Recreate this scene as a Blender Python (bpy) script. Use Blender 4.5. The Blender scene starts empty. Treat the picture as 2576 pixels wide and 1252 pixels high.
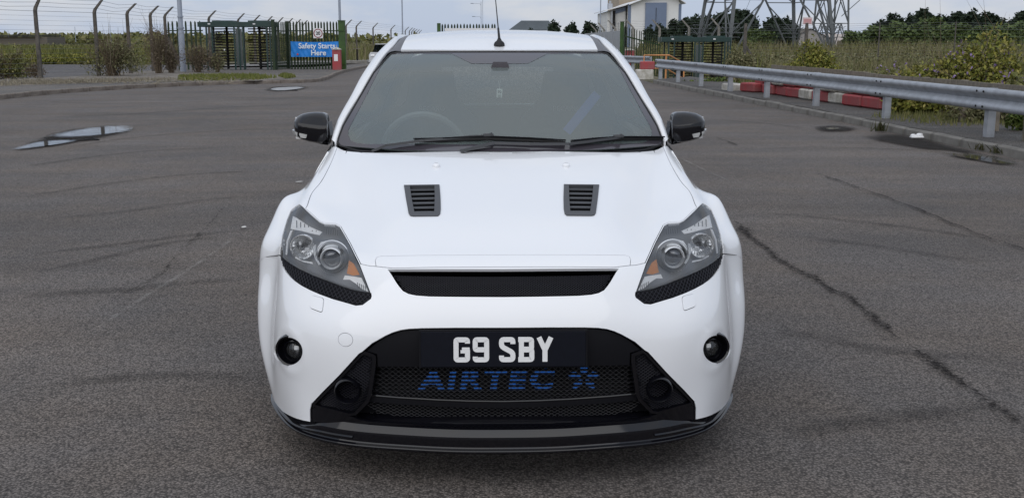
import bpy, bmesh, math, random
import numpy as np
from mathutils import Vector, Matrix
from mathutils.geometry import delaunay_2d_cdt
R = math.radians
random.seed(7); RNG = np.random.default_rng(7)
scene = bpy.context.scene
COL = scene.collection

# ------------------------------------------------------------------ camera
F_PX, W_PX, H_PX = 2700.0, 2576.0, 1252.0
CAM = np.array([-0.033, -3.3, 1.44])
PITCH = math.atan(526 / F_PX); YAW = math.atan(48 / F_PX)
cd = bpy.data.cameras.new('camera'); cam = bpy.data.objects.new('camera', cd); COL.objects.link(cam)
cd.sensor_width = 36.0; cd.lens = 36.0 * F_PX / W_PX; cd.clip_start = 0.05; cd.clip_end = 5000
cam.location = CAM; cam.rotation_euler = (R(90) - PITCH, 0, -YAW)
scene.camera = cam
scene.render.resolution_x, scene.render.resolution_y = 1024, 497

# ------------------------------------------------------------------ sky and sun (soft overcast)
SUN_EL, SUN_AZ = R(38), R(195)        # azimuth clockwise from +Y: behind the camera
world = bpy.data.worlds.new('World'); scene.world = world; world.use_nodes = True
wn, wl = world.node_tree.nodes, world.node_tree.links
wn.clear()
def N(nodes, t, **kw):
    n = nodes.new(t)
    for k, v in kw.items():
        if k.startswith('i_'):
            key = k[2:]; key = int(key) if key.isdigit() else key.replace('_', ' ')
            n.inputs[key].default_value = v
        else: setattr(n, k, v)
    return n
out = N(wn, 'ShaderNodeOutputWorld'); bg = N(wn, 'ShaderNodeBackground'); bg.inputs['Strength'].default_value = 0.1
sky = N(wn, 'ShaderNodeTexSky', sky_type='NISHITA', sun_disc=False)
sky.sun_elevation = SUN_EL; sky.sun_rotation = SUN_AZ
geo = N(wn, 'ShaderNodeTexCoord')
sep = N(wn, 'ShaderNodeSeparateXYZ'); wl.new(geo.outputs['Generated'], sep.inputs[0])
# overcast luminance rises from horizon to zenith, whole dome alike
mr = N(wn, 'ShaderNodeMapRange', interpolation_type='SMOOTHSTEP'); wl.new(sep.outputs['Z'], mr.inputs['Value'])
mr.inputs['From Min'].default_value = 0.0; mr.inputs['From Max'].default_value = 0.75
ramp = N(wn, 'ShaderNodeMix', data_type='RGBA'); wl.new(mr.outputs[0], ramp.inputs[0])
ramp.inputs[6].default_value = (5.2, 5.6, 6.5, 1); ramp.inputs[7].default_value = (6.7, 7.05, 7.8, 1)
# clouds: flattened noise on a cloud plane
z2 = N(wn, 'ShaderNodeMath', operation='MAXIMUM', i_1=0.0); wl.new(sep.outputs['Z'], z2.inputs[0])
z3 = N(wn, 'ShaderNodeMath', operation='ADD', i_1=0.30); wl.new(z2.outputs[0], z3.inputs[0])
dv = N(wn, 'ShaderNodeVectorMath', operation='DIVIDE'); wl.new(geo.outputs['Generated'], dv.inputs[0])
cmb = N(wn, 'ShaderNodeCombineXYZ'); wl.new(z3.outputs[0], cmb.inputs[0]); wl.new(z3.outputs[0], cmb.inputs[1]); cmb.inputs[2].default_value = 0.30
wl.new(cmb.outputs[0], dv.inputs[1])
nz = N(wn, 'ShaderNodeTexNoise', i_Scale=2.6, i_Detail=8.0, i_Roughness=0.55); wl.new(dv.outputs[0], nz.inputs['Vector'])
nm = N(wn, 'ShaderNodeMapRange'); wl.new(nz.outputs['Fac'], nm.inputs['Value'])
nm.inputs['From Min'].default_value = 0.42; nm.inputs['From Max'].default_value = 0.62
nm.inputs['To Min'].default_value = 0.0; nm.inputs['To Max'].default_value = 1.0
tint = N(wn, 'ShaderNodeMix', data_type='RGBA'); wl.new(nm.outputs[0], tint.inputs[0]); tint.inputs[6].default_value = (.93, 1.0, 1.09, 1); tint.inputs[7].default_value = (1.20, 1.17, 1.11, 1)
cl = N(wn, 'ShaderNodeVectorMath', operation='MULTIPLY'); wl.new(ramp.outputs[2], cl.inputs[0]); wl.new(tint.outputs[2], cl.inputs[1])
mixs = N(wn, 'ShaderNodeMix', data_type='RGBA'); mixs.inputs[0].default_value = 0.92
wl.new(sky.outputs[0], mixs.inputs[6]); wl.new(cl.outputs[0], mixs.inputs[7])
wl.new(mixs.outputs[2], bg.inputs['Color']); wl.new(bg.outputs[0], out.inputs['Surface'])

sd = bpy.data.lights.new('sun', 'SUN'); sun = bpy.data.objects.new('sun', sd); COL.objects.link(sun)
sd.energy = 1.35; sd.angle = R(80); sd.color = (1.0, 0.97, 0.93)
sun.location = (0, -30, 40)
sun.rotation_euler = (R(90) - SUN_EL, 0, R(180) - SUN_AZ)
scene.view_settings.view_transform = 'Standard'; scene.view_settings.look = 'None'
scene.view_settings.gamma = 1; scene.view_settings.exposure = 0; scene.view_settings.use_curve_mapping = False

# ------------------------------------------------------------------ photo geometry helpers (pixel of the photograph -> point of the place)
FW = np.array([math.sin(YAW) * math.cos(PITCH), math.cos(YAW) * math.cos(PITCH), -math.sin(PITCH)])
RT = np.array([math.cos(YAW), -math.sin(YAW), 0.0]); UP = np.cross(RT, FW)
def ray(px, py): return FW * F_PX + RT * (px - W_PX / 2) - UP * (py - H_PX / 2)
def atY(px, py, Y):
    d = ray(px, py); return CAM + d * (Y - CAM[1]) / d[1]
def atZ(px, py, Z=0.0):
    d = ray(px, py); return CAM + d * (Z - CAM[2]) / d[2]
def proj(P):
    v = np.asarray(P, float) - CAM; z = v @ FW
    return np.stack([W_PX / 2 + F_PX * (v @ RT) / z, H_PX / 2 - F_PX * (v @ UP) / z], -1)

# ------------------------------------------------------------------ materials
MATS = {}
def mat(name, base=(.5, .5, .5), rough=.5, metal=0., coat=0., spec=None, noise=None, bump=None, coatr=.03, island=None, alpha=None, emit=None):
    """principled material; noise=(scale, amount[, second colour]); bump=(scale, strength, distance)"""
    if name in MATS: return MATS[name]
    m = bpy.data.materials.new(name); m.use_nodes = True; MATS[name] = m
    nt = m.node_tree; n, l = nt.nodes, nt.links
    p = n['Principled BSDF']
    p.inputs['Base Color'].default_value = (*base, 1); p.inputs['Roughness'].default_value = rough
    p.inputs['Metallic'].default_value = metal; p.inputs['Coat Weight'].default_value = coat; p.inputs['Coat Roughness'].default_value = coatr
    if spec is not None: p.inputs['Specular IOR Level'].default_value = spec
    tc = N(n, 'ShaderNodeTexCoord')
    cur = None
    if noise:
        t = N(n, 'ShaderNodeTexNoise', i_Scale=noise[0], i_Detail=6.0, i_Roughness=.62); l.new(tc.outputs['Object'], t.inputs['Vector'])
        mp = N(n, 'ShaderNodeMapRange'); l.new(t.outputs['Fac'], mp.inputs['Value']); mp.inputs['From Min'].default_value = .35; mp.inputs['From Max'].default_value = .65
        c2 = noise[2] if len(noise) > 2 else tuple(b * (1 - noise[1]) for b in base)
        mx = N(n, 'ShaderNodeMix', data_type='RGBA'); l.new(mp.outputs[0], mx.inputs[0])
        mx.inputs[6].default_value = (*base, 1); mx.inputs[7].default_value = (*c2, 1)
        cur = mx.outputs[2]
    if island:
        g = N(n, 'ShaderNodeNewGeometry')
        rp = N(n, 'ShaderNodeValToRGB'); l.new(g.outputs['Random Per Island'], rp.inputs[0])
        els = rp.color_ramp.elements
        while len(els) < len(island): els.new(.5)
        for i, c in enumerate(island): els[i].position = i / max(1, len(island) - 1); els[i].color = (*c, 1)
        cur = rp.outputs[0]
    if cur is not None: l.new(cur, p.inputs['Base Color'])
    if bump:
        t = N(n, 'ShaderNodeTexNoise', i_Scale=bump[0], i_Detail=5.0); l.new(tc.outputs['Object'], t.inputs['Vector'])
        b = N(n, 'ShaderNodeBump', i_Strength=bump[1], i_Distance=bump[2]); l.new(t.outputs['Fac'], b.inputs['Height']); l.new(b.outputs[0], p.inputs['Normal'])
    return m
def glass_mat(name, tint=(.8, .85, .85), trans=.8, rough=.01, refl=1.0, haze=None, ior=1.62):
    """thin pane: clear tint plus Fresnel reflection of the sky, plus an optional diffuse layer painting in sky-reflection haze"""
    m = bpy.data.materials.new(name); m.use_nodes = True; n, l = m.node_tree.nodes, m.node_tree.links; n.clear()
    o = N(n, 'ShaderNodeOutputMaterial'); t = N(n, 'ShaderNodeBsdfTransparent'); t.inputs[0].default_value = (*[c * trans for c in tint], 1)
    g = N(n, 'ShaderNodeBsdfGlossy'); g.inputs['Roughness'].default_value = rough; g.inputs[0].default_value = (refl, refl, refl, 1)
    f = N(n, 'ShaderNodeFresnel', i_IOR=ior)
    mx = N(n, 'ShaderNodeMixShader'); l.new(f.outputs[0], mx.inputs[0]); l.new(g.outputs[0], mx.inputs[2])
    if haze:
        d = N(n, 'ShaderNodeBsdfDiffuse'); d.inputs[0].default_value = (*haze[1], 1)
        h = N(n, 'ShaderNodeMixShader'); h.inputs[0].default_value = haze[0]; l.new(t.outputs[0], h.inputs[1]); l.new(d.outputs[0], h.inputs[2]); l.new(h.outputs[0], mx.inputs[1])
    else: l.new(t.outputs[0], mx.inputs[1])
    l.new(mx.outputs[0], o.inputs[0]); return m

# ------------------------------------------------------------------ objects
def origin(parent):
    o = parent
    v = np.zeros(3)
    while o is not None:
        v = v + np.array(o.location); o = o.parent
    return v
def link(name, me, m, parent=None):
    o = bpy.data.objects.new(name, me); COL.objects.link(o)
    if m is not None and len(me.materials) == 0: me.materials.append(m)
    if parent is not None: o.parent = parent
    return o
def mesh_obj(name, V, Fc, m, parent=None, smooth=False, normals=None):
    V = np.asarray(V, float).reshape(-1, 3)
    if parent is not None: V = V - origin(parent)
    me = bpy.data.meshes.new(name); me.from_pydata(V.tolist(), [], Fc)
    if smooth: me.polygons.foreach_set('use_smooth', [True] * len(me.polygons))
    if normals is not None: me.normals_split_custom_set_from_vertices(np.asarray(normals).tolist())
    me.update()
    return link(name, me, m, parent)
def tag(o, label=None, cat=None, group=None, kind=None):
    if label: o['label'] = label
    if cat: o['category'] = cat
    if group: o['group'] = group
    if kind: o['kind'] = kind
    return o
def thing(name, label, cat, loc=(0, 0, 0), rz=0, group=None):
    o = bpy.data.objects.new(name, None); COL.objects.link(o); o.location = loc; o.rotation_euler = (0, 0, rz); o.empty_display_size = .1
    return tag(o, label, cat, group)
def dup(root, loc=None, rz=None, label=None, group=None, drop=()):
    r = root.copy(); COL.objects.link(r)
    if loc is not None: r.location = loc
    if rz is not None: r.rotation_euler = (0, 0, rz)
    if label: r['label'] = label
    if group: r['group'] = group
    for ch in list(root.children):
        c = ch.copy(); COL.objects.link(c); c.parent = r
        for g in ch.children:
            d = g.copy(); COL.objects.link(d); d.parent = c
    return r
def part_copy(o, loc, rot=(0, 0, 0), scale=(1, 1, 1)):
    c = o.copy(); COL.objects.link(c); c.location = loc; c.rotation_euler = rot; c.scale = scale
    for g in o.children:
        d = g.copy(); COL.objects.link(d); d.parent = c
    return c

def rotm(ax, ay, az):
    return np.array(Matrix.Rotation(az, 3, 'Z') @ Matrix.Rotation(ay, 3, 'Y') @ Matrix.Rotation(ax, 3, 'X'))
class MB:
    def __init__(s): s.V = []; s.F = []
    def add(s, V, Fc):
        k = len(s.V); s.V += [tuple(v) for v in V]; s.F += [tuple(i + k for i in f) for f in Fc]; return s
    def box(s, c, d, rz=0, rot=None, bev=0):
        x, y, z = d[0] / 2, d[1] / 2, d[2] / 2
        M = rot if rot is not None else rotm(0, 0, rz); c = np.array(c)
        if bev:
            b = min(bev, x * .9, y * .9, z * .9); V = []; 
            for sz in (-1, 1):
                for ins in ((b, 0) if sz < 0 else (0, b)):
                    zz = sz * (z - (b if ins == 0 else 0))
                    xx, yy = x - ins, y - ins
                    bb = min(b, xx * .5, yy * .5)
                    V += [(-xx + bb, -yy, zz), (xx - bb, -yy, zz), (xx, -yy + bb, zz), (xx, yy - bb, zz), (xx - bb, yy, zz), (-xx + bb, yy, zz), (-xx, yy - bb, zz), (-xx, -yy + bb, zz)]
            Fc = [tuple(reversed(range(8))), tuple(range(24, 32))]
            for r_ in range(3):
                for i in range(8): a = r_ * 8 + i; b2 = r_ * 8 + (i + 1) % 8; Fc.append((a, b2, b2 + 8, a + 8))
            return s.add([c + M @ np.array(v) for v in V], Fc)
        V = [c + M @ np.array((sx * x, sy * y, sz * z)) for sz in (-1, 1) for sy in (-1, 1) for sx in (-1, 1)]
        return s.add(V, [(0, 2, 3, 1), (4, 5, 7, 6), (0, 1, 5, 4), (2, 6, 7, 3), (0, 4, 6, 2), (1, 3, 7, 5)])
    def bar(s, a, b, w, h=None, upv=(0, 0, 1)):
        a, b = np.array(a, float), np.array(b, float); h = h or w
        d = b - a; L = np.linalg.norm(d); d = d / L
        u = np.array(upv, float)
        if abs(d @ u) > .98: u = np.array((0, 1, 0.))
        x = np.cross(d, u); x /= np.linalg.norm(x); z = np.cross(x, d)
        V = [p + x * sx * w / 2 + z * sz * h / 2 for p in (a, b) for sz in (-1, 1) for sx in (-1, 1)]
        return s.add(V, [(0, 1, 3, 2), (4, 6, 7, 5), (0, 4, 5, 1), (2, 3, 7, 6), (0, 2, 6, 4), (1, 5, 7, 3)])
    def tube(s, path, r, n=8, cap=True):
        P = [np.array(p, float) for p in path]; rs = r if hasattr(r, '__len__') else [r] * len(P)
        rings = []; x = None
        for i, p in enumerate(P):
            d = P[min(i + 1, len(P) - 1)] - P[max(i - 1, 0)]; d /= max(1e-9, np.linalg.norm(d))
            if x is None:
                u = np.array((0, 0, 1.)) if abs(d[2]) < .9 else np.array((1., 0, 0)); x = np.cross(d, u)
            x = x - d * (x @ d); x /= np.linalg.norm(x); y = np.cross(d, x)
            rings.append([p + (x * math.cos(2 * math.pi * k / n) + y * math.sin(2 * math.pi * k / n)) * rs[i] for k in range(n)])
        V = [v for rg in rings for v in rg]; Fc = []
        for i in range(len(P) - 1):
            for k in range(n): a = i * n + k; b = i * n + (k + 1) % n; Fc.append((a, b, b + n, a + n))
        if cap: Fc += [tuple(reversed(range(n))), tuple(range((len(P) - 1) * n, len(P) * n))]
        return s.add(V, Fc)
    def prism(s, poly, axis, a0, a1):
        """polygon of 2D points swept along an axis ('x','y','z')"""
        n = len(poly)
        def pt(p, a): return {'x': (a, p[0], p[1]), 'y': (p[0], a, p[1]), 'z': (p[0], p[1], a)}[axis]
        V = [pt(p, a0) for p in poly] + [pt(p, a1) for p in poly]
        Fc = [tuple(reversed(range(n))), tuple(range(n, 2 * n))] + [(i, (i + 1) % n, n + (i + 1) % n, n + i) for i in range(n)]
        return s.add(V, Fc)
    def lathe(s, prof, c, ax, n=32, closed=False):
        """profile [(radius, along)] turned about axis ax through c"""
        ax = np.array(ax, float); ax /= np.linalg.norm(ax); u = np.cross(ax, (0, 0, 1.) if abs(ax[2]) < .9 else (1., 0, 0)); u /= np.linalg.norm(u); w = np.cross(ax, u)
        c = np.array(c, float)
        V = [c + ax * t + (u * math.cos(2 * math.pi * k / n) + w * math.sin(2 * math.pi * k / n)) * r for r, t in prof for k in range(n)]
        Fc = [(i * n + k, i * n + (k + 1) % n, (i + 1) * n + (k + 1) % n, (i + 1) * n + k) for i in range(len(prof) - 1) for k in range(n)]
        return s.add(V, Fc)
    def build(s, name, m, parent=None, smooth=False, sharp=35):
        o = mesh_obj(name, s.V, s.F, m, parent)
        bm = bmesh.new(); bm.from_mesh(o.data); bmesh.ops.recalc_face_normals(bm, faces=bm.faces)
        if smooth:
            for f in bm.faces: f.smooth = True
            for e in bm.edges:
                if len(e.link_faces) == 2 and e.calc_face_angle(0) > R(sharp): e.smooth = False
        bm.to_mesh(o.data); bm.free(); return o
def text_mesh(name, txt, size, m, parent, M, extrude=.001, bold=0., align='CENTER', shear=0, space=1.0):
    cu = bpy.data.curves.new('lettering', 'FONT'); cu.body = txt; cu.size = size; cu.extrude = extrude; cu.offset = bold; cu.align_x = align; cu.align_y = 'CENTER'; cu.shear = shear; cu.space_character = space
    tmp = bpy.data.objects.new('lettering', cu); COL.objects.link(tmp)
    dg = bpy.context.evaluated_depsgraph_get(); me = bpy.data.meshes.new_from_object(tmp.evaluated_get(dg))
    bpy.data.objects.remove(tmp); bpy.data.curves.remove(cu)
    me.transform(Matrix.Translation(Vector((-origin(parent)).tolist())) @ M); me.name = name; me.materials.clear()
    return link(name, me, m, parent)
FACE_CAM = Matrix.Rotation(R(90), 4, 'X')     # lettering upright, facing -Y
# ================================================================== CAR
M_WHITE = mat('white_paint', (.80, .81, .83), .32, coat=1.0, coatr=.02)
M_GBLACK = mat('gloss_black', (.004, .004, .006), .07)
M_BLACK = mat('satin_black', (.006, .006, .008), .5, spec=.12, bump=(900, .15, .001))
M_RUBBER = mat('rubber', (.012, .012, .013), .7)
M_GREYP = mat('grey_plastic', (.055, .057, .062), .5, bump=(1200, .2, .0006))
M_DITCH = mat('grey_moulding', (.11, .11, .12), .45)
M_DARK = mat('dark_void', (.004, .004, .005), .95, spec=.05)
M_CHROME = mat('chrome', (.88, .89, .91), .2, metal=.9)
M_REFL = mat('satin_reflector', (.93, .93, .93), .4)
M_HOUSE = mat('lamp_housing', (.20, .205, .215), .4)
M_AMBER = mat('amber_lens', (.62, .25, .08), .25, coat=.6)
M_WIRE = mat('mesh_wire', (.12, .12, .125), .35, metal=.4)
M_WIRED = mat('dark_mesh_wire', (.012, .012, .018), .4, spec=.3)
M_PLATE = mat('plate_black', (.004, .005, .010), .35, spec=.12, noise=(60, .2))
M_LETTER = mat('plate_silver', (.72, .72, .72), .45)
M_BLUE = mat('blue_logo', (.02, .24, .95), .5)
M_LENS = glass_mat('lamp_lens', (.97, .98, .99), .98, .015, .8, haze=(.035, (.6, .62, .65)))
M_SCREEN = glass_mat('windscreen_glass', (.86, .94, .93), .95, .006, 1.0, haze=(.175, (.46, .56, .55)), ior=1.75)  # grey-green veil of reflected sky painted into the pane as diffuse colour
M_SIDEG = glass_mat('side_glass', (.5, .55, .55), .35, .006, 1.0)
M_FRIT = mat('frit', (.055, .050, .060), .12, coat=.6)
M_INT = mat('cabin_trim', (.045, .047, .048), .7, bump=(400, .2, .001))
M_SEAT = mat('seat_cloth', (.075, .08, .082), .85, noise=(40, .3))

def spline_basis(t, u):
    t = np.asarray(t, float); n = len(t); h = np.diff(t)
    A = np.eye(n); D = np.zeros((n, n))
    for i in range(1, n - 1):
        A[i, i - 1] = h[i - 1]; A[i, i] = 2 * (h[i - 1] + h[i]); A[i, i + 1] = h[i]
        D[i, i - 1] = 6 / h[i - 1]; D[i, i] = -6 / h[i - 1] - 6 / h[i]; D[i, i + 1] = 6 / h[i]
    K = np.linalg.solve(A, D)
    u = np.asarray(u, float); i = np.clip(np.searchsorted(t, u) - 1, 0, n - 2); hh = h[i]; b = (u - t[i]) / hh; a = 1 - b
    m = np.arange(len(u)); B = np.zeros((len(u), n)); B[m, i] += a; B[m, i + 1] += b
    return B + (((a ** 3 - a) * hh ** 2 / 6)[:, None] * K[i] + ((b ** 3 - b) * hh ** 2 / 6)[:, None] * K[i + 1])
class Surf:
    """smooth surface through a grid of points; u across, v along the rows"""
    def __init__(s, P, mirror=True, flip=False, disp=None):
        P = np.asarray(P, float)
        if mirror: Q = P[:, :0:-1].copy(); Q[:, :, 0] *= -1; P = np.concatenate([Q, P], 1)
        s.P = P; s.flip = flip; s.disp = disp
        du = np.linalg.norm(np.diff(P, axis=1), axis=2).mean(0); dv = np.linalg.norm(np.diff(P, axis=0), axis=2).mean(1)
        s.tu = np.concatenate([[0], np.cumsum(du)]); s.tv = np.concatenate([[0], np.cumsum(dv)])
        if mirror: s.tu -= s.tu[-1] / 2
        s.lim = (s.tu[0], s.tu[-1], s.tv[0], s.tv[-1]); s._g = None
    def raw(s, u, v): return np.einsum('ni,nj,ijk->nk', spline_basis(s.tv, v), spline_basis(s.tu, u), s.P, optimize=True)
    def _norm(s, f, u, v):
        e = 1e-4; Su = f(u + e, v) - f(u - e, v); Sv = f(u, v + e) - f(u, v - e); n = np.cross(Su, Sv)
        n /= np.linalg.norm(n, axis=1)[:, None] + 1e-12
        return -n if s.flip else n
    def pos(s, u, v):
        u = np.atleast_1d(np.asarray(u, float)); v = np.atleast_1d(np.asarray(v, float)); p = s.raw(u, v)
        if s.disp is not None: p = p + s._norm(s.raw, u, v) * s.disp(s, u, v, p)[:, None]
        return p
    def nrm(s, u, v): return s._norm(s.pos, np.atleast_1d(np.asarray(u, float)), np.atleast_1d(np.asarray(v, float)))
    def pix(s, pts, left=True):
        """pixels of the photograph -> (u, v) on the surface (left half of the picture)"""
        if s._g is None:
            U, V = np.meshgrid(np.linspace(s.lim[0], s.lim[1], 241), np.linspace(s.lim[2], s.lim[3], 141)); U, V = U.ravel(), V.ravel()
            p = s.pos(U, V); n = s.nrm(U, V); ok = ((CAM - p) * n).sum(1) > .02; s._g = (U[ok], V[ok], proj(p[ok]))
        U, V, G = s._g; pts = np.asarray(pts, float).reshape(-1, 2)
        k = ((G[None] - pts[:, None]) ** 2).sum(2).argmin(1); u, v = U[k].copy(), V[k].copy()
        for _ in range(10):
            e = 1e-4; p0 = proj(s.pos(u, v)); pu = (proj(s.pos(u + e, v)) - p0) / e; pv = (proj(s.pos(u, v + e)) - p0) / e
            d = pts - p0; det = pu[:, 0] * pv[:, 1] - pu[:, 1] * pv[:, 0]; det = np.where(abs(det) < 1e-6, 1e-6, det)
            a = (d[:, 0] * pv[:, 1] - d[:, 1] * pv[:, 0]) / det; b = (pu[:, 0] * d[:, 1] - pu[:, 1] * d[:, 0]) / det
            u = u + np.clip(a, -.03, .03); v = v + np.clip(b, -.03, .03)
        return np.stack([u, v], 1)
    def hit(s, px, py, back=0.0):
        """point on the surface seen at a pixel, pushed `back` metres further along the line of sight"""
        uv = s.pix([(px, py)]); p = s.pos(uv[:, 0], uv[:, 1])[0]; d = p - CAM; return p + d / np.linalg.norm(d) * back

def dens(poly, step, closed=True):
    P = [np.array(p, float) for p in poly]; o = []; n = len(P)
    for i in range(n if closed else n - 1):
        a, b = P[i], P[(i + 1) % n]; k = max(1, int(np.linalg.norm(b - a) / step)); o += [a + (b - a) * j / k for j in range(k)]
    if not closed: o.append(P[-1])
    return np.array(o)
def smooth_poly(poly, closed=True, it=2, keep=.25):
    """corner cutting"""
    P = np.array(poly, float)
    for _ in range(it):
        Q = []
        n = len(P)
        for i in range(n if closed else n - 1):
            a, b = P[i], P[(i + 1) % n]; Q += [a + (b - a) * keep, b - (b - a) * keep]
        if not closed: Q = [P[0]] + Q + [P[-1]]
        P = np.array(Q)
    return P
def area(P): x, y = P[:, 0], P[:, 1]; return .5 * np.sum(x * np.roll(y, -1) - y * np.roll(x, -1))
def inset(P, d):
    """closed polygon moved inwards by d"""
    P = np.asarray(P, float); sgn = 1 if area(P) > 0 else -1
    a = P - np.roll(P, 1, 0); b = np.roll(P, -1, 0) - P
    a /= np.linalg.norm(a, axis=1)[:, None] + 1e-12; b /= np.linalg.norm(b, axis=1)[:, None] + 1e-12
    n = np.stack([-(a + b)[:, 1], (a + b)[:, 0]], 1) * sgn; L = np.linalg.norm(n, axis=1)[:, None]
    return P + n / np.maximum(L, .2) * d * np.minimum(2 / np.maximum(L, .7), 2.2)
def inside(pts, P):
    x, y = pts[:, 0], pts[:, 1]; c = np.zeros(len(pts), bool); n = len(P); j = n - 1
    for i in range(n):
        xi, yi, xj, yj = *P[i], *P[j]
        if yi != yj: c ^= ((yi > y) != (yj > y)) & (x < (xj - xi) * (y - yi) / (yj - yi) + xi)
        j = i
    return c
def tri_domain(S, step, polys, lines=(), extra=()):
    u0, u1, v0, v1 = S.lim
    nu, nv = int((u1 - u0) / step) + 1, int((v1 - v0) / step) + 1
    U, V = np.meshgrid(np.linspace(u0, u1, nu), np.linspace(v0, v1, nv)); P = np.stack([U.ravel(), V.ravel()], 1)
    pts = [Vector(p) for p in P.tolist()]; ed = []
    for q in polys:
        q = np.clip(np.asarray(q), [u0, v0], [u1, v1]); k = len(pts); pts += [Vector(p) for p in q.tolist()]; n = len(q); ed += [(k + i, k + (i + 1) % n) for i in range(n)]
    r = delaunay_2d_cdt(pts, ed, [], 0, 1e-6)
    uv = np.array([tuple(p) for p in r[0]]); tr = np.array([f for f in r[2] if len(f) == 3])
    return uv, tr
def panel(S, uv, tr, name, m, parent, off=0.0, flange=.008, thick_dir=None):
    if len(tr) == 0: return None
    ids, inv = np.unique(tr, return_inverse=True); T = inv.reshape(-1, 3); q = uv[ids]
    n = S.nrm(q[:, 0], q[:, 1]); p = S.pos(q[:, 0], q[:, 1]) + n * off
    a = p[T[:, 1]] - p[T[:, 0]]; b = p[T[:, 2]] - p[T[:, 0]]; fl = (np.cross(a, b) * n[T[:, 0]]).sum(1) < 0; T[fl] = T[fl][:, ::-1]
    F = [tuple(t) for t in T.tolist()]; V = p; NN = n
    if flange:
        cnt = {}
        for t in F:
            for i in range(3):
                e = (t[i], t[(i + 1) % 3]); k = (min(e), max(e)); cnt[k] = None if k in cnt else e
        be = [e for e in cnt.values() if e]
        k = len(V); nv, nn, nf = [], [], []
        for a_, b_ in be:
            A, B = p[a_], p[b_]; A2, B2 = A - n[a_] * flange, B - n[b_] * flange
            fn = np.cross(B - A, n[a_]); fn /= np.linalg.norm(fn) + 1e-12
            i = k + len(nv); nv += [A, B, B2, A2]; nn += [fn] * 4; nf.append((i + 1, i, i + 3, i + 2))
        if nv: V = np.concatenate([V, np.array(nv)]); NN = np.concatenate([NN, np.array(nn)]); F = F + nf
    return mesh_obj(name, V, F, m, parent, smooth=True, normals=NN)
def lattice(S, poly, pitch_u, pitch_v, depth, wire, name, m, parent, hexy=False):
    """expanded metal: two families of diagonal strands clipped to poly, following the surface"""
    lo, hi = poly.min(0), poly.max(0); mb = MB(); st = .008
    span = (hi[0] - lo[0]) + (hi[1] - lo[1]) / pitch_v * pitch_u
    for sg in (1, -1):
        c = -span
        while c < span * 2:
            # line: u = lo.u + c + sg * (v - lo.v) * pitch_u / pitch_v
            vv = np.linspace(lo[1], hi[1], max(2, int((hi[1] - lo[1]) / st) + 2)); uu = lo[0] + c + sg * (vv - lo[1]) * pitch_u / pitch_v
            ins = inside(np.stack([uu, vv], 1), poly); i = 0
            while i < len(vv):
                if ins[i]:
                    j = i
                    while j + 1 < len(vv) and ins[j + 1]: j += 1
                    if j > i:
                        P = S.pos(uu[i:j + 1], vv[i:j + 1]) - S.nrm(uu[i:j + 1], vv[i:j + 1]) * depth
                        mb.tube(P, wire, 4, cap=False)
                    i = j
                i += 1
            c += pitch_u
    return tag(mb.build(name, m, parent, smooth=True), kind='stuff')
def mirror(uv): q = np.array(uv, float).copy(); q[:, 0] *= -1; return q[::-1]

car = thing('car', 'white hatchback with black bonnet vents and mirrors, number plate G9 SBY, on the tarmac', 'car', (0, 2.2, 0))

# ---- front shell: bumper, wings, bonnet as one control grid (centre -> wheel arch lip)
rows = [
 [(0,.035,.19),(.22,.042,.19),(.40,.058,.192),(.52,.085,.19),(.61,.115,.186),(.69,.18,.175),(.755,.285,.157),(.80,.375,.145),(.832,.45,.14),(.852,.52,.138),(.866,.585,.14)],
 [(0,.005,.29),(.22,.012,.29),(.40,.032,.29),(.52,.062,.29),(.613,.108,.289),(.693,.175,.284),(.762,.275,.278),(.806,.365,.275),(.836,.44,.272),(.872,.50,.27),(.888,.562,.27)],
 [(0,-.012,.42),(.22,-.005,.42),(.40,.018,.416),(.52,.05,.412),(.614,.098,.407),(.696,.17,.402),(.766,.272,.396),(.808,.365,.39),(.836,.445,.385),(.886,.52,.378),(.906,.575,.375)],
 [(0,-.006,.54),(.22,.002,.54),(.40,.028,.536),(.52,.066,.532),(.614,.118,.53),(.696,.198,.526),(.763,.302,.521),(.803,.40,.515),(.832,.48,.508),(.895,.57,.495),(.916,.635,.478)],
 [(0,.03,.635),(.22,.038,.635),(.40,.075,.631),(.50,.125,.63),(.59,.19,.635),(.672,.272,.64),(.745,.368,.642),(.793,.455,.64),(.828,.54,.63),(.897,.64,.60),(.922,.70,.56)],
 [(0,.095,.713),(.22,.102,.713),(.40,.145,.709),(.49,.20,.706),(.575,.265,.71),(.655,.34,.716),(.73,.425,.722),(.785,.505,.722),(.825,.58,.712),(.893,.66,.688),(.922,.735,.63)],
 [(0,.21,.757),(.22,.218,.757),(.39,.25,.751),(.475,.295,.743),(.555,.36,.742),(.64,.44,.752),(.715,.525,.763),(.773,.60,.766),(.816,.67,.758),(.885,.745,.737),(.922,.795,.668)],
 [(0,.37,.806),(.22,.375,.806),(.385,.40,.798),(.465,.44,.783),(.545,.50,.777),(.63,.57,.788),(.705,.645,.804),(.766,.715,.813),(.805,.785,.806),(.872,.83,.784),(.921,.87,.688)],
 [(0,.57,.856),(.22,.575,.855),(.40,.59,.846),(.48,.62,.828),(.555,.665,.814),(.63,.72,.821),(.70,.78,.838),(.758,.84,.846),(.802,.90,.832),(.866,.92,.820),(.921,.95,.690)],
 [(0,.82,.914),(.22,.825,.913),(.43,.835,.905),(.515,.85,.887),(.585,.88,.870),(.645,.915,.872),(.702,.95,.882),(.756,.99,.882),(.792,1.02,.852),(.862,1.035,.806),(.918,1.04,.672)],
 [(0,1.16,.984),(.22,1.16,.983),(.45,1.17,.978),(.55,1.21,.974),(.63,1.27,.972),(.682,1.32,.976),(.722,1.36,.985),(.752,1.37,.955),(.785,1.34,.90),(.85,1.25,.77),(.903,1.13,.60)],
]
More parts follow.
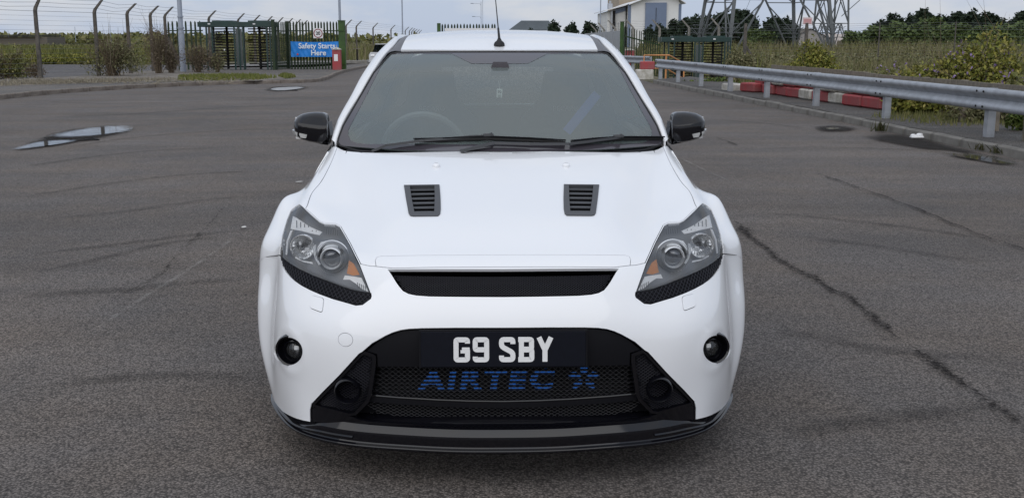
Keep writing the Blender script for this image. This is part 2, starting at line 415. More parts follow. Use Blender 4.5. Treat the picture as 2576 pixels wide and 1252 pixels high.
# local sculpting: dished fog lamp pockets
FOG_UV = None
def front_disp(S, u, v, p):
    if FOG_UV is None: return np.zeros(len(u))
    d = np.sqrt(((np.abs(u) - abs(FOG_UV[0])) / 1.28) ** 2 + (v - FOG_UV[1]) ** 2)
    return .0022 * np.exp(-((d - .070) / .020) ** 2) - .005 * np.exp(-(d / .05) ** 4)
FS = Surf(rows, flip=False, disp=None)
FS.flip = FS.nrm(0., .5)[0][1] > 0
FOG_UV = FS.pix([(725, 883.3)])[0]
FS.disp = front_disp; FS._g = None
def C3(L): return [(640.6 + x * .2814, 448.4 + y * .2814) for x, y in L]       # measured on an enlargement of the left lamp
def CA(L): return [(640.6 + x * .42203, 640.6 + y * .42203) for x, y in L]      # ... of the lower left bumper
def C5(L): return [(720.7 + x * .4197, 64.06 + y * .4197) for x, y in L]        # ... of the windscreen and bonnet
def uvp(px, step=6, closed=True): return FS.pix(dens(px, step, closed))
AX = FS.pix([(1262, 600)])[0][0] * 0
hl_px = C3([(400,230),(432,256),(500,320),(575,385),(620,405),(720,410),(758,430),(800,500),(850,590),(940,770),(990,900),(1040,1030),(955,1018),(870,1000),(735,955),(600,905),(480,858),(380,810),(310,767),(260,730),(220,690),(222,640),(235,570),(250,500),(290,370),(325,285),(360,255)])
hl = uvp(hl_px, 5)
st_px = C3([(214,684),(224,684),(262,722),(312,759),(382,802),(482,850),(602,897),(737,947),(872,992),(957,1010),(1043,1024),(1047,1054),(1040,1076),(965,1132),(905,1138),(800,1108),(700,1080),(590,1040),(500,1002),(420,960),(360,920),(315,880),(275,832),(240,772)])
strip = uvp(st_px, 5)
# bonnet outline: centre front -> lamp -> tip -> wing line -> screen corner -> centre rear
hf_px = [(1266,672),(1100,673),(985,675),(950,671),(930,669.5),(907,664.5)]
hood_edge = [(881.5,613),(856,568),(843.5,562),(815.1,560.5),(803.8,556),(780,534),(761.6,519),(753.5,511.5)]
wing_px = []
rear_px = [(866,375),(895,381),(925,387),(1000,388.3),(1130,388.6),(1266,388.5)]
h1, h2 = FS.pix(dens(hf_px + hood_edge, 8, False)), FS.pix(dens([(848,371)] + rear_px, 8, False))
c_, n_c = FS.P.shape[1] // 2, FS.tu; tip_uv = h1[-1]; corner_uv = h2[0]
wing_line = np.array([tip_uv, [-(n_c[c_ + 6] * .35 + n_c[c_ + 7] * .65), FS.tv[7] + .02], [-(n_c[c_ + 6] * .35 + n_c[c_ + 7] * .65), FS.tv[8]], [-(n_c[c_ + 6] * .6 + n_c[c_ + 7] * .4), FS.tv[9] - .04], [-(n_c[c_ + 6] * .9 + n_c[c_ + 7] * .1), FS.tv[9] + .10], corner_uv])
tq = np.concatenate([[0], np.cumsum(np.linalg.norm(np.diff(wing_line, axis=0), axis=1))]); wing_line = spline_basis(tq, np.linspace(0, tq[-1], 50)) @ wing_line
half = np.concatenate([h1[:-1], wing_line, h2[1:]]); half[0, 0] = half[-1, 0] = 0
hood = np.concatenate([half, mirror(half)[1:-1]])
gr_px = smooth_poly([(975,677),(983,688),(1000,716),(1018,737),(1056,745),(1150,746.5),(1266,747)], False, 1)
g_half = FS.pix(dens([(1266,676.5),(1100,676.5),(985,677)] , 10, False)); g_half2 = FS.pix(dens(gr_px, 8, False))
g_half = np.concatenate([g_half, g_half2]); g_half[0, 0] = g_half[-1, 0] = 0; g_half[g_half[:, 0] > 0, 0] = 0
grille = np.concatenate([g_half, mirror(g_half)[1:-1]])
lo_px = [(1266,823.5),(1150,823.6),(1062.6,824.5),(1030,826),(1007.8,829),(988,835),(969.8,843.2),(936,862.2),(904.4,889.6),(878,917),(851.6,944.5),(809.4,986.7),(784,1014),(780.5,1030),(781,1061)]
lo_half = FS.pix(dens(lo_px, 8, False)); lo_half[0, 0] = 0; ue = lo_half[-1, 0]
lo_half = np.concatenate([lo_half, [[ue, FS.lim[2]], [0, FS.lim[2]]]])
lower = np.concatenate([lo_half, mirror(lo_half)[1:-1]])
pod_px = smooth_poly([(909.5,881),(944.5,893.8),(945.3,912),(931.8,1007.8),(889.6,1050),(785,1024),(785,1013),(812,985),(853,943)], True, 1, .12)
pod = uvp(pod_px, 6)
pod_in = inset(pod, .011)
def circ(c, r, n=40, sq=1.0): return np.array([(c[0] + r * math.cos(2 * math.pi * k / n), c[1] + r * sq * math.sin(2 * math.pi * k / n)) for k in range(n)])
duct_c = FS.pix([(874.8, 981.6)])[0]; duct = circ(duct_c, .044)
pl_px = [(1266,828),(1062.6,829),(1008,833.5),(970,847.5),(948,861),(920,884),(946,892),(948,924),(1100,924.5),(1266,926)]
pl_half = FS.pix(dens(pl_px, 8, False)); pl_half[0, 0] = pl_half[-1, 0] = 0
plate_panel = np.concatenate([pl_half, mirror(pl_half)[1:-1]])
sill_half = FS.pix(dens([(1266,1073),(1050,1069.5),(931,1062.5),(900,1056),(889.6,1050.8),(840,1038),(785,1024.8),(780.8,1035),(781,1061)], 8, False)); sill_half[0, 0] = 0; sill_half = np.concatenate([sill_half, [[sill_half[-1, 0], FS.lim[2]], [0, FS.lim[2]]]]); sill = np.concatenate([sill_half, mirror(sill_half)[1:-1]])
fog = FS.pix([(725 + 36.5 * math.cos(a) * .98 - 6 * math.sin(a), 883.3 + 34.5 * math.sin(a) + 6 * math.cos(a)) for a in np.linspace(0, 2 * math.pi, 44)[:-1]])
wj = uvp(smooth_poly([(782,741),(816,749.5),(811.5,787),(779.5,775)], True, 2, .12), 4)
tow = circ(FS.pix([(868.5, 853.7)])[0], .0235)
seam_px = [(640,649),(663,646.8),(702.5,644)]
# wing polygon (everything outboard of bonnet/lamp above the bumper seam)
seam_uv = FS.pix([(668,646.5),(702.5,643.5)]); UL, UR, VB, VT = FS.lim
wing_in = np.concatenate([FS.pix(dens([(702.5,643.5)] + C3([(222,640),(235,570),(250,500),(290,370),(325,285),(360,255),(400,228)]), 6, False))[:-1], wing_line])
wing = np.concatenate([[[UL - .01, seam_uv[0, 1] - .004]], seam_uv, wing_in, [[wing_in[-1, 0], VT + .01], [UL - .01, VT + .01]]])
vent_o = uvp(C5([(704,961),(917,958),(923,1030),(925,1100),(921,1132),(908,1144),(760,1146),(742,1142),(732,1128),(716,1040)]), 4)
vent_i = uvp(C5([(740,966),(887,964),(889,1040),(886,1124),(768,1126),(752,1050)]), 4)
trim_px = [(946,669),(944,655),(948,646.5),(958,644),(1060,642),(1266,640.5)]
tr_half = FS.pix(dens(trim_px, 8, False)); tr_half[-1, 0] = 0
def band(line, w):
    d = np.gradient(line, axis=0); d /= np.linalg.norm(d, axis=1)[:, None] + 1e-9; n = np.stack([-d[:, 1], d[:, 0]], 1)
    return np.concatenate([line + n * w / 2, (line - n * w / 2)[::-1]])
fl_line = FS.pix(dens([(696,652),(696.5,690),(696.5,746),(691,800),(686,832)], 8, False)); flare_gap = band(fl_line, .0018)
trim_line = np.concatenate([tr_half, mirror(tr_half)[1:]]); trim_gap = band(trim_line, .0022)
both = lambda *a: [q for p in a for q in (p, mirror(p))]
hood_i = inset(hood, .0030); hl_i = inset(hl, .0038); strip_i = inset(strip, .001); wing_i = inset(wing, .0018)
polys = [hood, hood_i, grille, lower, sill, plate_panel, trim_gap] + both(hl, hl_i, strip, strip_i, pod, pod_in, duct, fog, wj, inset(wj, .0016), tow, inset(tow, .0014), wing, wing_i, vent_o, vent_i, flare_gap)
uv, tr = tri_domain(FS, .012, polys)
cen = uv[tr].mean(1); cl = np.full(len(tr), 'bumper', dtype=object)
IN = lambda p: inside(cen, p)
IN2 = lambda p: inside(cen, p) | inside(cen, mirror(p))
cl[IN2(wing)] = 'gap'; wl_, wr_ = inside(cen, wing_i), inside(cen, mirror(wing_i)); cl[wl_] = 'wing_a'; cl[wr_] = 'wing_b'
cl[IN(hood)] = 'gap'; cl[IN(hood_i)] = 'hood'; cl[IN(hood_i) & IN(trim_gap)] = 'gap'
cl[IN2(vent_o)] = 'vent'; cl[IN2(vent_i)] = 'void'
cl[IN2(hl)] = 'gap'; cl[inside(cen, hl_i)] = 'lamp_a'; cl[inside(cen, mirror(hl_i))] = 'lamp_b'
st_ = IN2(strip) & (cl != 'lamp_a') & (cl != 'lamp_b'); cl[st_] = 'strip'
cl[IN(grille)] = 'void'
cl[IN(lower)] = 'void'; cl[IN(plate_panel)] = 'plate_panel'
cl[IN(lower) & IN(sill)] = 'sill'; cl[IN2(pod)] = 'podframe'; cl[IN2(pod_in)] = 'podmesh'; cl[IN2(duct)] = 'void'
cl[IN2(wj)] = 'gap'; cl[inside(cen, inset(wj, .0016))] = 'wj_a'; cl[inside(cen, mirror(inset(wj, .0016)))] = 'wj_b'
cl[IN(tow)] = 'gap'; cl[inside(cen, inset(tow, .0014))] = 'tow'
cl[IN2(flare_gap)] = 'gap'
cl[IN2(fog)] = 'void'
# behind the centre-top of the bonnet the scuttle takes over
pick = lambda *k: tr[np.isin(cl, k)]
P_hood = panel(FS, uv, pick('hood'), 'hood', M_WHITE, car)
P_bump = panel(FS, uv, pick('bumper'), 'front_bumper', M_WHITE, car, flange=.012)
tr_behind = tr[(cl == 'bumper') & False]
for k in 'ab': panel(FS, uv, pick('wing_' + k), 'front_wing', M_WHITE, car)
panel(FS, uv, pick('plate_panel'), 'plate_panel', M_BLACK, P_bump, off=-.010, flange=.03)
for sd_ in (-1, 1): panel(FS, uv, tr[(cl == 'strip') & (cen[:, 0] * sd_ > 0)], 'lamp_surround', M_BLACK, P_bump, off=-.006, flange=.01)
panel(FS, uv, pick('sill'), 'bumper_sill', M_GBLACK, P_bump, off=-.004, flange=.01)
panel(FS, uv, pick('tow'), 'tow_eye_cover', M_WHITE, P_bump)
for k in 'ab': panel(FS, uv, pick('wj_' + k), 'lamp_washer_cover', M_WHITE, P_bump, off=.0025)
panel(FS, uv, pick('gap'), 'seam_backing', M_DARK, P_bump, off=-.012, flange=0)
vm = panel(FS, uv, pick('void'), 'opening_backing', M_DARK, P_bump, off=-.20, flange=0)
for sgn in (0, 1):
    f = (lambda p: p) if sgn == 0 else mirror
    tp = tr[inside(cen, f(pod_in)) & (cl == 'podmesh')]; tf = tr[inside(cen, f(pod)) & (cl == 'podframe')]
    pf = panel(FS, uv, tf, 'vent_frame', M_GBLACK, P_bump, off=-.003, flange=.02)
    panel(FS, uv, tp, 'vent_backing', M_BLACK, pf, off=-.018, flange=0)
    P = f(pod_in); dd = f(duct)
    lattice(FS, P, .014, .010, .014, .0011, 'vent_mesh', M_WIRED, pf)
    c = FS.pos(*[np.array([x]) for x in f(np.array([duct_c, duct_c]))[0]])[0]
    mb = MB().lathe([(.033, .09), (.034, .03), (.0365, -.012), (.0395, -.016), (.0425, -.012), (.044, .0), (.044, .05)], c, (0, 1, .06), 40)
    mb.build('duct_ring', M_GBLACK, P_bump, smooth=True)
    MB().lathe([(.001, .085), (.033, .085)], c, (0, 1, .06), 32).build('duct_throat', M_DARK, P_bump)
    # fog lamp: bezel, bowl, lens
    fo = FOG_UV.copy(); fo[0] *= (1 if sgn == 0 else -1)
    c = FS.pos(fo[:1], fo[1:])[0]; nn = FS.nrm(fo[:1], fo[1:])[0]; ax = np.array([-nn[0] * .35, 1, 0.02]); ax /= np.linalg.norm(ax)
    sx = -1 if sgn == 0 else 1
    fl = MB().lathe([(.0385, .004), (.0375, -.010), (.0345, -.012), (.032, -.006), (.031, .03)], c + ax * .022 + np.array([-sx * .007, 0, -.003]), ax, 40).build('fog_lamp', M_GBLACK, P_bump, smooth=True)
    MB().lathe([(.030, .030), (.040, .022), (.0455, .006), (.047, -.006), (.0525, -.010), (.057, .002), (.057, .04)], c + ax * .009, ax, 40).build('fog_lamp_bezel', M_GBLACK, P_bump, smooth=True)
    MB().lathe([(.0, .03), (.015, .026), (.026, .013), (.031, .0)], c + ax * .024 + np.array([-sx * .007, 0, -.003]), ax, 32).build('fog_reflector', M_GBLACK, fl, smooth=True)
    MB().lathe([(.0, -.012), (.014, -.010), (.025, -.004), (.032, .004)], c + ax * .020 + np.array([-sx * .007, 0, -.003]), ax, 32).build('fog_lens', M_LENS, fl, smooth=True)
    MB().box(c + ax * .018 + np.array([-sx * .016, 0, .006]), (.016, .005, .015), bev=.004).build('fog_glint', M_REFL, fl)  # white block painted in for the bright reflection on the lens
# grille meshes
lattice(FS, inset(grille, .003), .0115, .0085, .026, .0010, 'grille_mesh', M_WIRED, P_bump)
lm_half = FS.pix(dens([(1266,923),(1100,923),(940,921),(938,960),(931,1003),(915,1030),(898,1052),(931,1060),(1050,1068),(1266,1072)], 8, False)); lm_half[0, 0] = lm_half[-1, 0] = 0
lm = np.concatenate([lm_half, mirror(lm_half)[1:-1]])
lattice(FS, lm, .0205, .0150, .040, .00055, 'lower_mesh', M_WIRE, P_bump)
for sgn in (0, 1): lattice(FS, (strip_i if sgn == 0 else mirror(strip_i)), .017, .017, -.0005 + .004, .0014, 'lamp_surround_mesh', M_WIRED, P_bump)
bar = FS.pix(dens([(925,1003.5),(1000,1010),(1100,1016.5),(1180,1019.6),(1266,1020.6)], 20, False)); bar[-1, 0] = 0; bar = np.concatenate([bar, mirror(bar)[1:]])
bp = FS.pos(bar[:, 0], bar[:, 1]) - FS.nrm(bar[:, 0], bar[:, 1]) * .028
MB().tube(bp, .0045, 8).build('cross_bar', M_GBLACK, P_bump, smooth=True)
mb = MB()
for i in range(len(bp) - 1): mb.bar(bp[i] + (0, .004, -.012), bp[i + 1] + (0, .004, -.012), .01, .022)
mb.build('cross_bar_web', M_BLACK, P_bump)
# black edge bead round the lower opening
bead = lo_half[:-2]; bead = np.concatenate([bead[::-1], mirror(bead[::-1])[::-1][1:]]) if False else np.concatenate([bead[::-1], np.array([[-a, b] for a, b in bead[1:]])])
MB().tube(FS.pos(bead[:, 0], bead[:, 1]) - FS.nrm(bead[:, 0], bead[:, 1]) * .004, .0045, 6).build('opening_trim', M_GBLACK, P_bump, smooth=True)
# charge cooler behind the mesh with its blue lettering
ic = MB()
for k in range(10): ic.box((0, .078, .405 - k * .0135), (1.0, .02, .0029))
ic_o = ic.build('cooler_fin', M_BLACK, P_bump); tag(ic_o, kind='stuff')
MB().box((0, .098, .33), (1.0, .012, .20)).build('cooler_core', M_DARK, P_bump)
tA = atY(1223, 953, .086)
lt = text_mesh('cooler_lettering', 'AIRTEC', .10, M_BLUE, P_bump, FACE_CAM, .001, .0045, shear=.12, space=1.24)
lv = np.array([tuple(v.co) for v in lt.data.vertices]) + origin(P_bump); lo_, hi_ = lv.min(0), lv.max(0)
lv = (lv - (lo_ + hi_) / 2) / (hi_ - lo_) * np.array((.452, hi_[1] - lo_[1], .070)) + np.array((tA[0], .0865, tA[2])) - origin(P_bump)
lt.data.vertices.foreach_set('co', lv.ravel()); lt.data.update()
tS = atY(1469, 949, .086); sm = MB()
for k in range(5):
    a = R(90 + 72 * k); P_ = lambda r_, dd: (tS[0] + 1.25 * r_ * math.cos(a + dd), tS[2] + r_ * math.sin(a + dd))
    sm.prism([P_(.050, 0), P_(.030, -.42), P_(.010, -.30), P_(.010, .30), P_(.030, .42)], 'y', .0855 + .0002 * k, .0875)
sm.build('cooler_star', M_BLUE, P_bump)
# number plate
pc = (atY(1058, 834, -.03) + atY(1473, 923, -.03)) / 2
tilt = R(6)
def plate_pt(x, y, z): return (pc[0] + x, -.026 + y + z * math.sin(tilt), pc[2] + z * math.cos(tilt))
npl = MB().box((pc[0], -.026, pc[2]), (.522, .006, .113), rot=rotm(-tilt, 0, 0), bev=.002).build('number_plate', M_PLATE, car)
MB().box((pc[0], -.020, pc[2]), (.535, .006, .122), rot=rotm(-tilt, 0, 0), bev=.002).build('plate_holder', M_BLACK, P_bump)
def stroke(paths, w, x0):
    mb = MB()
    for pi_, (P, closed) in enumerate(paths):
        P = np.array(P, float); n = len(P); L = []; Rr = []
        for i in range(n):
            a = P[i] - P[i - 1] if (i > 0 or closed) else P[1] - P[0]; b = P[(i + 1) % n] - P[i] if (i < n - 1 or closed) else P[-1] - P[-2]
            a = a / np.linalg.norm(a); b = b / np.linalg.norm(b); t = a + b; t /= np.linalg.norm(t); nr = np.array([-t[1], t[0]]); k = w / 2 / max(.5, nr @ np.array([-a[1], a[0]]))
            L.append(P[i] + nr * k); Rr.append(P[i] - nr * k)
        V = [plate_pt(x0 + q[0], yy, q[1]) for yy in (-.0045 - pi_ * .0002, -.0032) for q in L + Rr]; Fc = []
        m_ = 2 * n
        for i in range(n if closed else n - 1):
            j = (i + 1) % n; Fc += [(i, j, n + j, n + i), (m_ + i, m_ + n + i, m_ + n + j, m_ + j), (i, m_ + i, m_ + j, j), (n + i, n + j, m_ + n + j, m_ + n + i)]
        if not closed: Fc += [(0, n, m_ + n, m_), (n - 1, m_ + n - 1, m_ + 2 * n - 1, 2 * n - 1)]
        mb.add(V, Fc)
    return mb
cw, ch, sw = .0180, .0320, .0158       # centre-line half width / half height, stroke
def rr(pts, r=.006):
    """open polyline with rounded corners"""
    P = [np.array(p, float) for p in pts]; o = [P[0]]
    for i in range(1, len(P) - 1):
        a, b, c = P[i - 1], P[i], P[i + 1]; u = (a - b) / np.linalg.norm(a - b); w = (c - b) / np.linalg.norm(c - b); q = min(r, np.linalg.norm(a - b) * .49, np.linalg.norm(c - b) * .49)
        for t in (0, .33, .67, 1): o.append((b + u * q) * (1 - t) ** 2 + 2 * t * (1 - t) * b + (b + w * q) * t * t)
    return o + [P[-1]]
G_ = [(rr([(cw, ch - .012), (cw, ch), (-cw, ch), (-cw, -ch), (cw, -ch), (cw, .0)]), False), ([(cw + .007, -.0005), (.0005, -.0005)], False), ([(.004, -.001), (.004, -.011)], False)]
N9 = [(rr([(-cw, -ch + .010), (-cw, -ch), (cw, -ch), (cw, ch), (-cw, ch), (-cw, 0), (cw - .004, 0)]), False)]
S_ = [(rr([(cw, ch - .014), (cw, ch), (-cw, ch), (-cw, .010), (cw, -.010), (cw, -ch), (-cw, -ch), (-cw, -ch + .013)], .008), False)]
B_ = [(rr([(-cw - .007, ch), (cw - .001, ch), (cw - .001, .001), (-cw, .001)]), False), (rr([(-cw, -.001), (cw, -.001), (cw, -ch), (-cw - .007, -ch)]), False), ([(-cw + .003, ch + .003), (-cw + .003, -ch - .003)], False)]
Y_ = [([(-cw - .001, ch + .007), (0, -.002)], False), ([(cw + .001, ch + .007), (0, -.002)], False), ([(0, .004), (0, -ch - .007)], False)]
for gl, x in ((G_, -.1317), (N9, -.0711), (S_, .0119), (B_, .0718), (Y_, .1314)): stroke(gl, sw, x).build('plate_character', M_LETTER, npl)
# ---- splitter
pth = np.array([atZ(px, py, .130)[:2] for px, py in ((1020,1132),(893.8,1121.7),(809.4,1107),(746,1083.7),(704,1046),(685,991))]); pth[:, 0] = abs(pth[:, 0]) + .004
c0 = atZ(1266, 1139, .130)[:2]; pth = np.concatenate([[[0, c0[1]], [.17, c0[1] + .006]], pth, [[pth[-1][0] + .006, pth[-1][1] + .08]]])
full = np.concatenate([pth[:0:-1] * [-1, 1], pth]); t = np.concatenate([[0], np.cumsum(np.linalg.norm(np.diff(full, axis=0), axis=1))]); ts = np.linspace(0, t[-1], 161)
pc2 = spline_basis(t, ts) @ full; tg = np.gradient(pc2, axis=0); tg /= np.linalg.norm(tg, axis=1)[:, None]; nr = np.stack([tg[:, 1], -tg[:, 0]], 1)
def splitter(prof, name, m, cond=None):
    rings = []
    for i in range(len(pc2)):
        w = np.clip((abs(pc2[i, 0]) - .60) / .14, 0, 1); w = w * w * (3 - 2 * w)
        rings.append([(*(pc2[i] + nr[i] * o), za * (1 - w) + zb * w) for o, za, zb in prof])
    if cond is not None: rings = [r_ for r_, p in zip(rings, pc2) if cond(p)]
    k = len(prof); V = [v for r_ in rings for v in r_]; Fc = [(i * k + j, i * k + j + 1, (i + 1) * k + j + 1, (i + 1) * k + j) for i in range(len(rings) - 1) for j in range(k - 1)]
    mb = MB(); mb.add(V, Fc); return mb.build(name, m, P_bump, smooth=True, sharp=11)
splitter([(-.16, .262, .19), (-.105, .235, .165), (-.06, .204, .160), (-.031, .2008, .156), (-.027, .199, .153), (-.0150, .1835, .1475), (-.0115, .1785, .1445), (-.0104, .172, .1432), (-.0115, .1475, .1392), (-.0118, .1445, .1385), (-.010, .1405, .1375), (-.002, .1365, .1345), (0, .134, .133), (0, .130, .130), (-.003, .125, .125), (-.012, .123, .123), (-.2, .123, .123)], 'front_splitter', M_GBLACK)
splitter([(-.022, .166, .152), (-.008, .162, .149), (-.004, .158, .145), (-.010, .154, .141), (-.022, .154, .141)], 'splitter_rib', M_GBLACK, lambda p: p[0] < -.50)
splitter([(-.022, .166, .152), (-.008, .162, .149), (-.004, .158, .145), (-.010, .154, .141), (-.022, .154, .141)], 'splitter_rib', M_GBLACK, lambda p: p[0] > .50)
# ---- bonnet vents and washer jets
for sgn in (0, 1):
    f = (lambda p: p) if sgn == 0 else mirror
    vf = panel(FS, uv, tr[inside(cen, f(vent_o)) & (cl == 'vent')], 'hood_vent', M_GREYP, P_hood, off=.004, flange=.02)
    vi = f(vent_i); lo_, hi_ = vi.min(0), vi.max(0)
    panel(FS, uv, tr[inside(cen, f(vent_i)) & (cl == 'void')], 'vent_backing', M_DARK, vf, off=-.03, flange=0)
    for k in range(6):
        v = hi_[1] - (k + .5) / 6 * (hi_[1] - lo_[1]); hits = np.linspace(lo_[0], hi_[0], 60); ok = hits[inside(np.stack([hits, np.full(60, v)], 1), vi)]
        if len(ok) < 2: continue
        a, b = ok[0] - .004, ok[-1] + .004; dv = (hi_[1] - lo_[1]) / 6 * .41
        q = FS.pos([a, b, b, a], [v + dv, v + dv, v - dv, v - dv]); n = FS.nrm([a, b, b, a], [v] * 4)
        top = q + n * np.array([[-.007], [-.007], [.0005], [.0005]]); bot = top - n * .004
        MB().add(list(top) + list(bot), [(0, 1, 2, 3), (7, 6, 5, 4), (0, 4, 5, 1), (2, 6, 7, 3), (1, 5, 6, 2), (0, 3, 7, 4)]).build('louvre', M_GREYP, vf)
    j = FS.hit(1097.5, 419.5); j[0] *= (1 if sgn == 0 else -1)
    MB().lathe([(.0, .015), (.008, .014), (.014, .009), (.0155, 0), (.0155, -.004)], j, (0, -.25, 1), 20).build('washer_jet', M_WHITE, P_hood, smooth=True)
# ---- headlamps
for sgn in (0, 1):
    key = 'lamp_a' if sgn == 0 else 'lamp_b'; sx = 1 if sgn == 0 else -1
    hlr = bpy.data.objects.new('headlight', None); COL.objects.link(hlr); hlr.parent = car; hlr.empty_display_size = .1
    lens = panel(FS, uv, pick(key), 'lamp_lens', M_LENS, hlr, off=-.002, flange=.012)
    T = pick(key); ids, inv = np.unique(T, return_inverse=True); T = inv.reshape(-1, 3); q = uv[ids]; n = FS.nrm(q[:, 0], q[:, 1]); p = FS.pos(q[:, 0], q[:, 1]) - n * .010
    p2 = p + np.array([0.02 * sx, .075, -.02]); cnt = {}
    for t3 in T.tolist():
        for i in range(3):
            e = (t3[i], t3[(i + 1) % 3]); kk = (min(e), max(e)); cnt[kk] = None if kk in cnt else e
    kq = len(p); Fc = [(a + kq, b + kq, c + kq) for a, b, c in T.tolist()] + [(a, b, b + kq, a + kq) for a, b in [e for e in cnt.values() if e]]
    mesh_obj('lamp_housing', np.concatenate([p, p2]), Fc, M_HOUSE, hlr)
    M_RINGC = mat('bright_chrome', (.90, .91, .92), .3, metal=.45)
    def hp(cx, cy, back):
        px, py = C3([(cx, cy)])[0]; P = FS.hit(px, py, back); P[0] *= sx; return P
    axd = np.array([.06 * sx, 1, -.03])
    c = hp(688, 716, .036)
    MB().lathe([(.055, .035), (.052, .0), (.0495, -.008), (.047, .0), (.046, .03)], c + (0, .012, 0), axd, 44).build('projector_shroud', M_HOUSE, hlr, smooth=True)
    MB().lathe([(.030, .012), (.032, -.006), (.0355, -.013), (.0385, -.006), (.0385, .01)], c, axd, 44).build('projector_ring', M_RINGC, hlr, smooth=True)
    MB().lathe([(.0, -.012), (.012, -.0105), (.022, -.006), (.031, .006)], c, axd, 32).build('projector_lens', mat('projector_glass', (.10, .11, .13), .08, coat=1.0), hlr, smooth=True)
    MB().lathe([(.060, .0), (.0585, -.005), (.057, .0)], c + (0, .02, 0), axd, 44).build('shroud_rim', M_RINGC, hlr, smooth=True)
    def plate(cs, b, name, m, th=.004):
        P = [hp(x, y, b) for x, y in cs]; k = len(P); Q = [v + np.array((0, th, 0)) for v in P]
        return MB().add(P + Q, [tuple(range(k)), tuple(reversed(range(k, 2 * k)))] + [(i, k + i, k + (i + 1) % k, (i + 1) % k) for i in range(k)]).build(name, m, hlr)
    plate([(590,570),(640,560),(720,572),(745,600),(742,640),(690,632),(640,645),(595,690),(565,660),(560,620)], .020, 'shroud_cap', M_REFL)
    plate([(530,600),(548,590),(545,660),(560,720),(590,770),(572,775),(540,720),(522,660)], .020, 'shroud_trim', M_RINGC)
    c2 = hp(432, 612, .042)
    rm = MB().lathe([(.0, .03), (.012, .028), (.026, .018), (.038, .0), (.042, -.012), (.044, -.012), (.044, .01)], c2, axd, 22)
    rm.build('main_beam_reflector', mat('facet_chrome', (.92, .93, .94), .16, metal=.8), hlr)
    MB().lathe([(.0, -.02), (.006, -.018), (.008, -.008), (.009, .01)], c2 + (0, -.004, -.004), axd, 16).build('bulb', M_GREYP, hlr, smooth=True)
    b_ = hp(470, 640, .026); MB().box(b_, (.017, .006, .014), bev=.002).build('bulb_shield', M_REFL, hlr)
    plate([(342,338),(385,360),(470,420),(545,458),(605,482),(580,508),(500,492),(420,470),(320,452)], .013, 'upper_reflector', M_REFL)
    for k in range(6): x = 372 + k * 35; plate([(x,375+k*15),(x+7,378+k*15),(x+7,442-k*1+(k>3)*20),(x,440-k*1+(k>3)*20)] if k < 4 else [(x,452+k*3),(x+7,454+k*3),(x+7,462+k*3),(x,460+k*3)], .0115, 'reflector_slot', M_GREYP, .001)
    plate([(365,700),(420,735),(515,750),(520,765),(440,748),(360,712)], .016, 'lower_reflector', M_REFL)
    plate([(318,470),(340,462),(300,560),(290,685),(275,680),(285,560)], .012, 'side_reflector', M_REFL)
    plate([(842,733),(885,762),(940,862),(880,868),(824,850),(835,790)], .015, 'indicator', M_AMBER)
    plate([(805,868),(900,880),(955,890),(1015,1012),(960,990),(905,940),(850,905),(790,905)], .0135, 'indicator_surround', M_REFL)
    for k in range(5): x = 915 + k * 17; plate([(x,930+k*8),(x+5,930+k*8),(x+14,985+k*6),(x+9,985+k*6)], .012, 'lens_rib', M_GREYP, .001)
    for k in range(6): x = 640 + k * 20; plate([(x,452+k*2),(x+7,453+k*2),(x+4,500+k*2),(x-3,500+k*2)], .014, 'lens_rib', M_GREYP, .001)
# ---- windscreen, pillars, roof
def mx(p): return (abs(p[0]), p[1], p[2])
I_ = [(.712,1.37,.99)] + [mx(atY(861,317,1.45)), mx(atY(905,241,1.64)), mx(atY(937.8,184,1.80)), mx(atY(962,146.5,1.93)), mx(atY(973.5,131.5,2.0))]
I_ = np.array(I_)
Cc = np.array([(0,1.15,.983),(0,1.29,1.058),(0,1.49,1.168),(0,1.67,1.268),(0,1.82,1.343),(0,1.915,1.386)])
wsr = []
for c, e in zip(Cc, I_): wsr.append([(e[0] * s_, c[1] + (e[1] - c[1]) * s_ ** 2.3, c[2] + (e[2] - c[2]) * s_ ** 2.3) for s_ in (0, .25, .5, .75, 1)])
WS = Surf(wsr); WS.flip = WS.nrm(0., .3)[0][1] > 0
U0, U1, V0, V1 = WS.lim
ws_out = WS.pix(dens([(1262,131.5),(1100,131.8),(1000,133),(985,136),(976,144),(940.5,184),(907,242),(863.5,317),(853,345),(850,358),(856,367),(900,380),(1000,388),(1262,388)], 10, False)); ws_out[0, 0] = ws_out[-1, 0] = 0
ws_out[-1, 1] = V0; 
wsp = np.concatenate([ws_out, mirror(ws_out)[1:-1]])
fr_px = [(1262,178.5),(1241,178.5)]
frit_half = WS.pix(dens([(1262,161),(1186.6,161),(1136.2,136.4),(1000,136),(985,137.5),(974,142.5),(964,156),(922.2,240.3),(882,316),(876.5,328),(876,340),(882.3,353.7),(897,360.4),(922,362.9),(1262,364.5)], 10, False))
frit_half[0, 0] = frit_half[-1, 0] = 0
fritp = np.concatenate([frit_half, mirror(frit_half)[1:-1]])
uvw, trw = tri_domain(WS, .03, [wsp, fritp]); cw_ = uvw[trw].mean(1)
wi = inside(cw_, wsp)
wsob = panel(WS, uvw, trw[wi], 'windscreen', M_SCREEN, car, flange=.005)
panel(WS, uvw, trw[wi & ~inside(cw_, fritp)], 'frit_band', M_FRIT, wsob, off=.0012, flange=0)
gk = np.concatenate([ws_out[:-3][::-1], np.array([[-a, b] for a, b in ws_out[1:-3]])])
MB().tube(WS.pos(gk[:, 0], gk[:, 1]) + WS.nrm(gk[:, 0], gk[:, 1]) * .001, .0042, 6).build('windscreen_seal', M_RUBBER, car, smooth=True)
